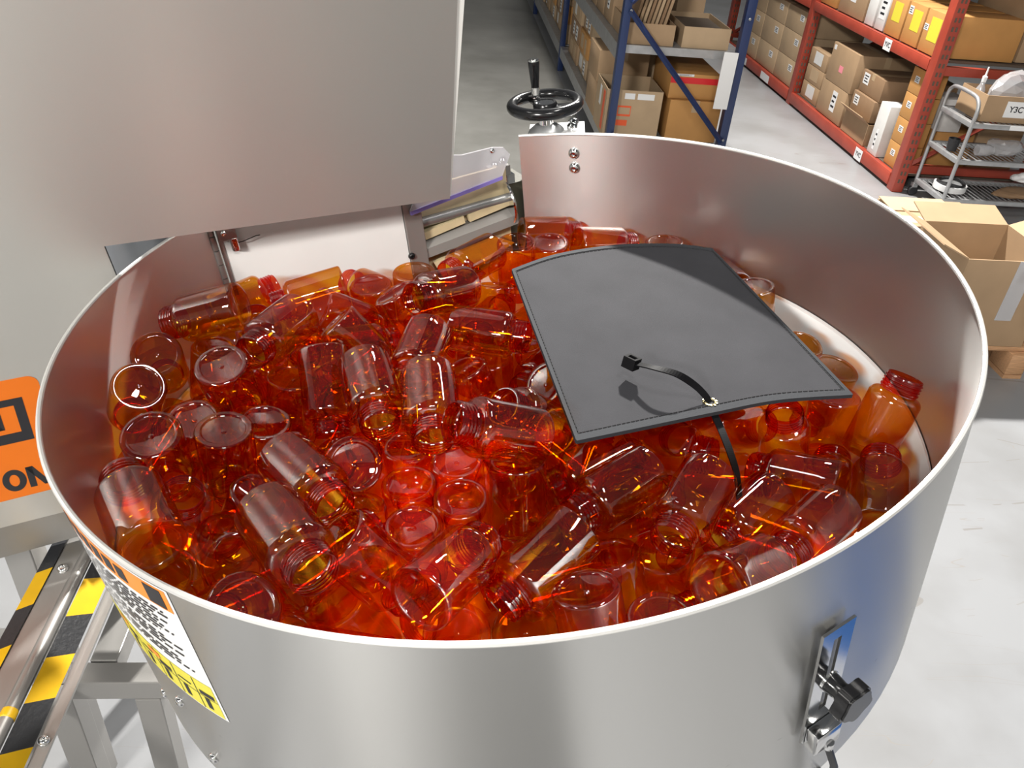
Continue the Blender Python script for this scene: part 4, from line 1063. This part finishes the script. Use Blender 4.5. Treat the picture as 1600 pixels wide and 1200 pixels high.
ZS = 0.746
open_carton(1.055, 1.335, 5.02, 5.50, ZS, ZS + 0.115, 'open carton of folded boards on the blue rack shelf, left', 'carton', (None, None, None, None))
cl = thing('board_bundle', FA @ T(1.2, 5.2, ZS + 0.01), 'bundle of tilted brown boards standing in an open carton', 'boards')
for k in range(8):
    MB().box(-0.008, 0.008, -0.10, 0.16, 0.0, 0.30, T(-0.105 + 0.025 * k, 0, 0.004) @ RY(0.20)).build('board', ('carton_dark', 'carton', 'carton_light')[k % 3], cl)
open_carton(1.385, 1.665, 5.02, 5.50, ZS, ZS + 0.115, 'open carton on the blue rack shelf, right, with dark contents', 'carton_light', (None, None, None, None))
MB().box(-0.12, 0.12, -0.2, 0.2, 0, 0.085).build('carton_filling', 'dark_board', tag(thing('carton_filling_block', FA @ T(1.525, 5.26, ZS + 0.007)), 'dark packed goods inside the right open carton on the blue rack', 'goods'))
carton(1.46, 1.64, 5.56, 5.9, ZS, ZS + 0.32, 'tall carton behind the open ones on the blue shelf, torn tape', 'carton_light')
for k, (b0_, b1_, h_) in enumerate(((5.04, 5.38, 0.0), (5.53, 5.83, 0.24), (5.85, 6.15, 0.26), (6.17, 6.47, 0.25), (6.50, 6.85, 0.27), (6.88, 7.2, 0.25))):
    if k == 0: continue
    carton(1.05, 1.33, b0_, b1_, ZS, ZS + h_, 'small carton with white sticker on the blue rack shelf aisle side, %s from the post' % ('', 'first', 'second', 'third', 'fourth', 'fifth')[k], 'carton', stickers=(('a', 0.35, 0.6, 0.3, 0.7, 'label_white'),))
Z0 = 0.206
lo = open_carton(0.985, 1.325, 4.995, 5.36, Z0, 0.49, 'open carton with orange print at the foot of the blue rack', 'carton_light', (None, None, None, None),
                 stickers=(('b', 0.32, 0.50, 0.82, 0.94, 'label_white'), ('b', 0.55, 0.85, 0.82, 0.94, 'label_white'), ('b', 0.22, 0.46, 0.46, 0.68, 'print_orange'), ('b', 0.22, 0.42, 0.26, 0.38, 'print_orange'), ('a', 0.70, 0.86, 0.10, 0.90, 'print_orange'), ('a', 0.35, 0.5, 0.5, 0.9, 'label_white')))
MB().box(-0.036, 0.036, -0.0008, 0.0, -0.020, 0.020, T(0.985 - 1.155 + 0.34 * 0.34, -0.184, 0.163)).build('print_window', 'carton_light', lo)
fb = thing('folded_cardboard', FA @ T(1.16, 5.17, Z0 + 0.006), 'loose cardboard pieces standing in the orange printed carton', 'cardboard')
for k in range(4):
    MB().box(-0.12, 0.12, -0.003, 0.003, 0, 0.20, T(0, -0.08 + 0.05 * k, 0) @ RX(-0.25 + 0.1 * k)).build('sheet', ('carton', 'dark_board')[k % 2], fb)
carton(0.99, 1.32, 5.42, 5.78, Z0, 0.42, 'lower carton of the pair behind the orange printed one', 'carton', stickers=(('b', 0.3, 0.75, 0.2, 0.5, 'carton_dark'),))
carton(0.985, 1.31, 5.42, 5.80, 0.422, 0.615, 'upper carton of the pair behind the orange printed one', 'carton')
carton(1.375, 1.695, 4.995, 5.45, Z0, 0.452, 'plain orange-brown carton low in the blue rack, right', 'carton_orange')
carton(1.36, 1.665, 5.02, 5.47, 0.454, 0.60, 'flat carton with red tape band under the blue rack shelf', 'carton_orange', tape=False, stickers=(('b', 0.0, 1.0, 0.62, 0.86, 'red_tape'), ('b', 0.1, 0.45, 0.9, 0.99, 'label_white')))
carton(1.34, 1.62, 5.55, 5.95, Z0, 0.58, 'pale carton with clear wrap standing behind in the blue rack', 'carton_light')
random.seed(21)
b_ = 5.84
for k in range(9):
    w_ = 0.42 + 0.1 * random.random()
    if b_ < 7.5 and b_ + w_ > 7.38: b_ = 7.52
    n_ = 3
    zz = Z0
    for j in range(n_):
        h_ = 0.13 + 0.03 * random.random()
        carton(1.05 + 0.02 * random.random(), 1.33, b_, b_ + w_, zz, min(zz + h_, 0.65), 'carton %s in the %s stack down the grey aisle beyond the blue post' % (('at the bottom', 'in the middle', 'on top')[j], ('first', 'second', 'third', 'fourth', 'fifth', 'sixth', 'seventh', 'eighth', 'ninth')[k]),
               ('carton', 'carton_dark', 'carton_light', 'carton_orange')[(k * 2 + j) % 4], stickers=(('a', 0.1 + 0.2 * random.random(), 0.45, 0.2, 0.85, ('label_white', 'carton_white', 'carton_light')[(k + j) % 3]), ('a', 0.6, 0.8, 0.1, 0.8, ('carton_light', 'label_white')[(k + j) % 2])), tape=False)
        zz = min(zz + h_, 0.65) + 0.001
    b_ += w_ + 0.03
# the next bays of the same row
br2 = thing('far_blue_rack', FA @ T(1.0, 7.5, 0), 'further bay of grey and blue shelving down the left aisle', 'rack')
for y_ in (2.45, 4.95):
    for x in (0.0, 0.70): MB().box(x, x + 0.045, y_, y_ + 0.06, 0, 2.1, ch=0.004).build('upright_post', 'blue_paint', br2, True)
for z in (0.70, 0.16):
    for x in (0.005, 0.715): MB().box(x, x + 0.03, 0.0, 4.95, z - 0.04, z + 0.045).build('side_beam', 'galvanised', br2)
    MB().box(0.035, 0.715, 0.0, 4.95, z + 0.035, z + 0.045).build('shelf_deck', 'galvanised', br2)

# ------------------------------------------------------------------ red rack
rk = thing('red_rack', FA @ T(2.87, 4.87, 0), 'long red pallet rack with heavy beams full of cartons', 'rack')
for y_ in (0.0, 1.94, 3.90):
    for x in (0.0, 0.84):
        MB().box(x, x + 0.07, y_, y_ + 0.08, 0, 2.4, ch=0.004).build('upright_post', 'red_paint', rk, True)
        hm_ = MB()
        for k in range(24): hm_.box(x + 0.018, x + 0.030, y_ - 0.0012, y_ + 0.0002, 0.06 + k * 0.05, 0.085 + k * 0.05); hm_.box(x + 0.042, x + 0.054, y_ - 0.0012, y_ + 0.0002, 0.06 + k * 0.05, 0.085 + k * 0.05)
        if x == 0.0:
            ho = hm_.build('punched_slots', 'dark_board', rk); ho['kind'] = 'stuff'
    for z in (0.12, 0.715, 1.3): MB().box(0.07, 0.84, y_ + 0.02, y_ + 0.06, z, z + 0.05).build('frame_strut', 'red_paint', rk)
    MB().tube([(0.07, y_ + 0.04, 0.16), (0.84, y_ + 0.04, 0.68)], 0.018, 4).build('frame_brace', 'red_paint', rk)
for (y0_, y1_) in ((0.08, 1.94), (2.02, 3.90)):
    for z0_, z1_ in ((0.02, 0.095), (0.728, 0.788), (1.42, 1.50)):
        MB().box(-0.004, 0.045, y0_, y1_, z0_, z1_, ch=0.004).build('front_beam', 'red_paint', rk, True)
        MB().box(-0.002, 0.02, y0_, y1_, z1_ - 0.018, z1_ + 0.004).build('beam_step', 'red_paint', rk)
        MB().box(0.84, 0.89, y0_, y1_, z0_, z1_).build('rear_beam', 'red_paint', rk)
        MB().box(0.045, 0.84, y0_, y1_, z1_ - 0.012, z1_ + 0.002).build('deck', 'dark_board', rk)
for (y_, z_, w_, h_) in ((0.62, 0.755, 0.10, 0.07), (0.55, 0.055, 0.11, 0.075), (3.2, 0.055, 0.10, 0.06), (2.6, 0.055, 0.22, 0.06)):
    bl = MB().box(-0.0065, -0.005, y_ - w_ / 2, y_ + w_ / 2, z_ - h_ / 2, z_ + h_ / 2).build('beam_label', 'label_white', rk)
    if w_ < 0.2 and y_ < 1: bold_text('label_lettering', 'YVC', 0.042, T(-0.0072, y_, z_) @ RZ(-pi / 2) @ RX(pi / 2), 'ink_black', bl, 0.0008)

ZL, ZU = 0.099, 0.795
W = ('label_white',)
st1 = (('a', 0.62, 0.8, 0.55, 0.8, 'label_white'),)
for c, (b0_, b1_) in enumerate(((7.93, 8.42), (7.42, 7.91), (6.92, 7.40))):
    for r_, (z0_, z1_) in enumerate(((ZL, 0.30), (0.302, 0.50), (0.502, 0.68))):
        carton(2.905, 3.4, b0_, b1_, z0_, z1_, 'tan carton in the far red rack bay, %s column, %s row' % (('far', 'middle', 'near')[c], ('bottom', 'middle', 'top')[r_]), 'carton_light', stickers=st1, tape=False)
for r_, (z0_, z1_) in enumerate(((ZL, 0.225), (0.227, 0.35), (0.352, 0.475))):
    carton(2.92, 3.25, 6.42, 6.76, z0_, z1_, 'small brown carton stacked by the red middle post, %s one' % ('bottom', 'middle', 'top')[r_], 'carton', stickers=(('a', 0.3, 0.75, 0.2, 0.9, 'carton_white' if r_ != 1 else 'carton_light'),), tape=False)
carton(2.90, 3.35, 5.90, 6.36, ZL, 0.335, 'lower of two tall cartons, long white sticker, red rack floor level', 'carton', stickers=(('a', 0.5, 0.68, 0.25, 0.85, 'label_white'),))
carton(2.90, 3.33, 5.88, 6.34, 0.337, 0.60, 'upper of two tall cartons, with pink note, red rack floor level', 'carton', stickers=(('a', 0.42, 0.56, 0.35, 0.52, 'pink_note'), ('a', 0.05, 0.13, 0.82, 0.94, 'label_white')))
carton(2.91, 3.45, 5.50, 5.84, 0.245, 0.385, 'middle brown carton with white sticker right of the tall cartons', 'carton_dark', stickers=(('a', 0.10, 0.32, 0.4, 0.85, 'label_white'),), tape=False)
carton(2.93, 3.45, 5.49, 5.83, 0.387, 0.53, 'top brown carton with white sticker right of the tall cartons', 'carton_dark', stickers=(('a', 0.10, 0.35, 0.4, 0.9, 'label_white'),))
open_carton(2.90, 3.40, 5.47, 5.86, ZL, 0.243, 'crumpled carton with torn flap at the bottom right of the tall cartons', 'carton', (0.9, None, None, None), fl=0.2)
carton(2.89, 3.35, 5.24, 5.38, ZL, 0.43, 'tall narrow white carton standing in the red rack', 'carton_white', tape=False, stickers=(('a', 0.4, 0.6, 0.1, 0.5, 'label_white'),))
for r_ in range(4):
    carton(2.915, 3.05, 4.99, 5.17, ZL + r_ * 0.152, ZL + 0.15 + r_ * 0.152, 'small orange-brown carton with sticker by the near red post, %s of four' % ('bottom', 'second', 'third', 'top')[r_], 'carton_orange', stickers=(('a', 0.3, 0.6, 0.45, 0.7, 'label_white'),), tape=False)
for (b0_, b1_, z1_, m_, lab, stk, a1_) in (
    (6.50, 6.80, 1.06, 'carton_orange', 'orange carton on the upper red shelf next to the middle post', (('a', 0.2, 0.45, 0.3, 0.6, 'label_white'),), 3.5),
    (6.02, 6.46, 1.10, 'carton', 'wide brown carton on the upper red shelf', (('a', 0.4, 0.6, 0.3, 0.6, 'label_white'),), 3.5),
    (5.86, 5.99, 1.02, 'carton_white', 'grey white pack on the upper red shelf', (), 3.3),
    (5.70, 5.83, 1.02, 'carton_white', 'white pack with black print on the upper red shelf', (('a', 0.2, 0.85, 0.3, 0.9, 'label_white'),), 3.3),
    (5.46, 5.68, 1.03, 'carton_orange', 'orange carton with yellow sticker, left of three on the upper red shelf', (('a', 0.25, 0.75, 0.38, 0.86, 'label_yellow'),), 3.4),
    (5.22, 5.44, 1.03, 'carton_orange', 'orange carton with yellow sticker, middle of three on the upper red shelf', (('a', 0.35, 0.85, 0.35, 0.85, 'label_yellow'), ('a', 0.05, 0.28, 0.7, 0.9, 'label_white')), 3.4),
    (4.98, 5.20, 1.03, 'carton_orange', 'orange carton with yellow sticker, right of three on the upper red shelf', (('a', 0.3, 0.85, 0.3, 0.85, 'label_yellow'), ('a', 0.02, 0.24, 0.5, 0.65, 'label_white')), 3.4)):
    carton(2.905, a1_, b0_, b1_, ZU, z1_, lab, m_, stickers=stk, tape=False)
carton(3.43, 3.85, 5.00, 5.6, ZU, 1.25, 'large plain carton at the near end of the upper red shelf', 'carton', tape=True)
carton(3.10, 3.36, 4.99, 5.20, ZL, 0.36, 'brown carton low in the red rack behind the cart, left', 'carton_orange', tape=False)
carton(3.38, 3.68, 4.99, 5.4, ZL, 0.30, 'brown carton low in the red rack behind the cart, right', 'carton_dark', tape=False)
carton(3.09, 3.24, 4.99, 5.18, 0.362, 0.56, 'white packet on the cartons behind the cart', 'carton_white', tape=False)
carton(3.38, 3.68, 5.0, 5.4, 0.302, 0.44, 'flat brown carton behind the cart, on top of the lower ones', 'carton', tape=False)

# ------------------------------------------------------------------ wire cart
ct = thing('shelf_cart', FA @ T(2.985, 4.50, 0), 'grey three shelf utility cart on casters in front of the red rack', 'cart')
CW, CD = 0.80, 0.34
for (x, y_) in ((0, 0), (CW, 0), (0, CD), (CW, CD)):
    MB().tube([(x, y_, 0.075), (x, y_, 0.56)], 0.011, 10).build('corner_post', 'galvanised', ct, True)
    wh = MB(); wh.lathe([(0.0001, -0.014), (0.026, -0.014), (0.030, -0.009), (0.030, 0.009), (0.026, 0.014), (0.0001, 0.014)], 20, T(x, y_, 0.0305) @ RX(pi / 2)); wh.build('caster_wheel', 'black_rubber', ct, True)
    MB().box(x - 0.014, x + 0.014, y_ - 0.018, y_ + 0.018, 0.055, 0.08).build('caster_fork', 'galvanised', ct)
for z in (0.10, 0.335, 0.545):
    for (x0, x1, y0_, y1_) in ((0, CW, -0.012, 0.012), (0, CW, CD - 0.012, CD + 0.012), (-0.012, 0.012, 0, CD), (CW - 0.012, CW + 0.012, 0, CD)):
        MB().box(x0, x1, y0_, y1_, z - 0.014, z + 0.014, ch=0.003).build('shelf_rail', 'galvanised', ct, True)
    for k in range(24):
        x = 0.03 + (CW - 0.06) * k / 23
        MB().tube([(x, 0, z + 0.006), (x, CD, z + 0.006)], 0.003, 6).build('shelf_wire', 'galvanised', ct, True)
MB().tube(spline([Vector(p) for p in ((0, 0, 0.55), (0, 0.0, 0.63), (0, 0.03, 0.675), (0, 0.09, 0.69), (0, CD - 0.09, 0.69), (0, CD - 0.03, 0.675), (0, CD, 0.63), (0, CD, 0.55))], 5), 0.011, 10).build('push_handle', 'galvanised', ct, True)
MB().box(0.22, 0.50, -0.0145, -0.0125, 0.533, 0.557).build('shelf_tag', 'label_white', ct)
yb = open_carton(3.035, 3.62, 4.53, 4.80, 0.562, 0.705, 'open carton marked Y3C on the cart top', 'carton', (None, None, None, None))
lb_ = MB().box(-0.165, -0.035, -0.1375, -0.1352, 0.030, 0.118).build('sticker', 'label_white', yb)
bold_text('lettering', 'Y3C', 0.046, T(-0.10, -0.1383, 0.074) @ RX(pi / 2), 'ink_black', lb_, 0.0008)
# crumpled clear bags


def crumpled(name, cx, cy, z0, sx, sy, sz, seed, label, cat, m, group=None, spikes=0.3):
    rnd = random.Random(seed)
    t = thing(name, FA @ T(cx, cy, z0), label, cat, group)
    bm = bmesh.new(); bmesh.ops.create_icosphere(bm, subdivisions=3, radius=1.0)
    dirs = [(Vector((rnd.uniform(-1, 1), rnd.uniform(-1, 1), rnd.uniform(-1, 1))).normalized(), rnd.uniform(-spikes, spikes)) for _ in range(26)]
    for v in bm.verts:
        s_ = 1.0
        for d, a in dirs:
            c = v.co.normalized().dot(d)
            if c > 0.6: s_ += a * (c - 0.6) / 0.4
        v.co = Vector((v.co.x * s_ * sx, v.co.y * s_ * sy, max(v.co.z * s_, -0.75) * sz))
    zmin = min(v.co.z for v in bm.verts)
    for v in bm.verts: v.co.z -= zmin
    me = bpy.data.meshes.new('wrinkled_film'); bm.to_mesh(me); bm.free()
    link_mesh('wrinkled_film', me, m, t)
    return t


bg = crumpled('plastic_bag', 3.32, 4.665, 0.568, 0.15, 0.075, 0.125, 5, 'shiny clear plastic bag bulging from the Y3C carton', 'bag', 'clear_film', spikes=0.45)
MB().box(-0.03, 0.05, -0.107, -0.104, 0.07, 0.15, RX(-0.25)).build('bag_label', 'label_white', bg)
sp_ = thing('spray_bottle', FA @ T(3.085, 4.70, 0.568), 'small clear pump bottle at the bag in the cart carton', 'bottle')
MB().lathe([(0.0001, 0), (0.024, 0), (0.026, 0.01), (0.026, 0.13), (0.014, 0.155), (0.012, 0.175)], 18).build('bottle_body', 'clear_film', sp_, True)
MB().lathe([(0.013, 0.17), (0.014, 0.20), (0.006, 0.205), (0.004, 0.25), (0.0001, 0.252)], 14).build('pump_head', 'label_white', sp_, True)
crumpled('plastic_bag', 3.36, 4.66, 0.351, 0.09, 0.08, 0.055, 8, 'crumpled clear bag on the cart middle shelf', 'bag', 'clear_film')
cpk = thing('glass_jar', FA @ T(3.17, 4.58, 0.351), 'clear round jar lying on the cart middle shelf', 'jar')
MB().lathe([(0.0001, -0.045), (0.03, -0.045), (0.033, -0.04), (0.033, 0.03), (0.026, 0.04), (0.026, 0.05)], 22, T(0, 0, 0.034) @ RY(pi / 2)).build('jar_body', 'clear_film', cpk, True)
hb2 = thing('black_cup', FA @ T(3.02, 4.66, 0.351), 'black rubber cup on the cart middle shelf by the post', 'cup')
MB().lathe([(0.0001, 0), (0.028, 0), (0.034, 0.07), (0.031, 0.07), (0.026, 0.006), (0.0001, 0.006)], 20).build('cup_body', 'black_rubber', hb2, True)
# tape coil on the bottom shelf
cl_ = thing('strap_coil', FA @ T(3.10, 4.66, 0.116), 'coil of white and black strap on the cart bottom shelf', 'coil')
MB().lathe([(0.070, 0), (0.095, 0), (0.095, 0.034), (0.070, 0.034), (0.070, 0)], 30).build('white_coil', 'label_white', cl_, True)
MB().tube([(0.075 * cos(2 * pi * i / 30), 0.075 * sin(2 * pi * i / 30), 0.040 + 0.006 * sin(4 * pi * i / 30)) for i in range(30)], 0.010, 8, closed=True).build('black_coil', 'black_rubber', cl_, True)
crumpled('paper_bag', 3.52, 4.62, 0.112, 0.12, 0.07, 0.028, 12, 'flattened grey-green paper bag on the cart bottom shelf', 'bag', 'carton_dark')
crumpled('plastic_bag', 3.56, 4.70, 0.112 + 0.062, 0.045, 0.04, 0.03, 17, 'small white bag on the cart bottom shelf, right', 'bag', 'label_white')

# ------------------------------------------------------------------ pallet with opened cartons, right
pa = thing('wood_pallet', FA @ T(1.98, 2.72, 0), 'worn wooden pallet beneath the opened cartons at right', 'pallet')
for k in range(6): MB().box(0, 0.46, 0.03 + k * 0.16, 0.15 + k * 0.16, 0.115, 0.135, ch=0.002).build('deck_board', 'wood', pa, True)
for x in (0.0, 0.19, 0.38):
    for y_ in (0.0, 0.44, 0.86): MB().box(x, x + 0.08, y_, y_ + 0.12, 0.02, 0.113, ch=0.003).build('block', 'wood', pa, True)
    MB().box(x, x + 0.08, 0, 0.98, 0.0, 0.018).build('bottom_board', 'wood', pa)
oc = open_carton(2.02, 2.40, 2.75, 3.12, 0.137, 0.515, 'large opened carton with raised flaps on the pallet', 'carton', (1.15, 1.2, None, 1.3), fl=0.36)
MB().box(0.02, 0.09, -0.1868, -0.1852, 0.12, 0.378).build('clear_tape', 'clear_film', oc)
MB().box(0.0, 0.13, -0.004, 0.0, 0.0, 0.16, T(0.05, -0.19, 0.378) @ RX(2.6) @ RY(0.35)).build('flap', 'carton_light', oc)
carton(2.02, 2.42, 3.20, 3.52, 0.137, 0.455, 'taped carton with white sticker behind the opened one on the pallet', 'carton', tape=False)
bx1 = [o for o in col.objects if o.get('label', '').startswith('taped carton with white')][0]
MB().box(-0.19, -0.10, -0.12, -0.05, 0.3182, 0.3192).build('sticker', 'label_white', bx1)
MB().box(-0.205, 0.10, 0.02, 0.165, 0.3185, 0.3225, RX(0.05)).build('top_flap', 'carton_light', bx1)
MB().box(0.0, 0.19, -0.15, 0.02, 0.3185, 0.3215, RX(0.03)).build('top_flap', 'carton_light', bx1)
pa2 = thing('dark_pallet', FA @ T(2.50, 2.60, 0), 'dark wooden pallet edge at the right picture border', 'pallet')
for k in range(5): MB().box(0, 0.5, 0.02 + k * 0.14, 0.12 + k * 0.14, 0.07, 0.09).build('deck_board', 'carton_dark', pa2)
for x in (0.0, 0.4): MB().box(x, x + 0.06, 0, 0.7, 0, 0.069).build('runner', 'carton_dark', pa2)

# ------------------------------------------------------------------ unseen props added for the reflections in the bowl's front
fm = thing('reflection_slab', FA @ T(0.055, -0.56, 0.0), 'dark slab added out of view for the band mirrored in the bowl', 'mat')  # unseen slab, added to mirror a dark band in the bowl's front
MB().box(-0.325, 0.325, -0.54, 0.54, 0.0, 0.014, ch=0.006).build('slab_body', 'black_rubber', fm, True)
for k in range(8): MB().box(-0.29, 0.29, -0.50 + k * 0.13, -0.42 + k * 0.13, 0.0135, 0.0165, ch=0.001).build('slab_rib', 'black_rubber', fm, True)
bt = thing('reflection_blue_box', FA @ T(1.95, 0.42, 0.0), 'blue box added out of view for the tint mirrored in the bowl', 'reflection prop')  # unseen box, added for the blue reflection on the bowl's right front
tb_ = MB()
for (x0_, x1_, y0_, y1_, z0_, z1_) in ((-0.28, 0.28, -0.38, 0.38, 0.0, 0.006), (-0.28, -0.274, -0.38, 0.38, 0.006, 0.32), (0.274, 0.28, -0.38, 0.38, 0.006, 0.32), (-0.274, 0.274, -0.38, -0.374, 0.006, 0.32), (-0.274, 0.274, 0.374, 0.38, 0.006, 0.32)):
    tb_.box(x0_, x1_, y0_, y1_, z0_, z1_)
tb_.build('tub', 'reflection_blue', bt)
rm_ = MB()
for (x0_, x1_, y0_, y1_) in ((-0.30, -0.28, -0.40, 0.40), (0.28, 0.30, -0.40, 0.40), (-0.28, 0.28, -0.40, -0.38), (-0.28, 0.28, 0.38, 0.40)): rm_.box(x0_, x1_, y0_, y1_, 0.29, 0.325)
rm_.build('box_rim', 'reflection_blue', bt)

bpy.context.view_layer.update()
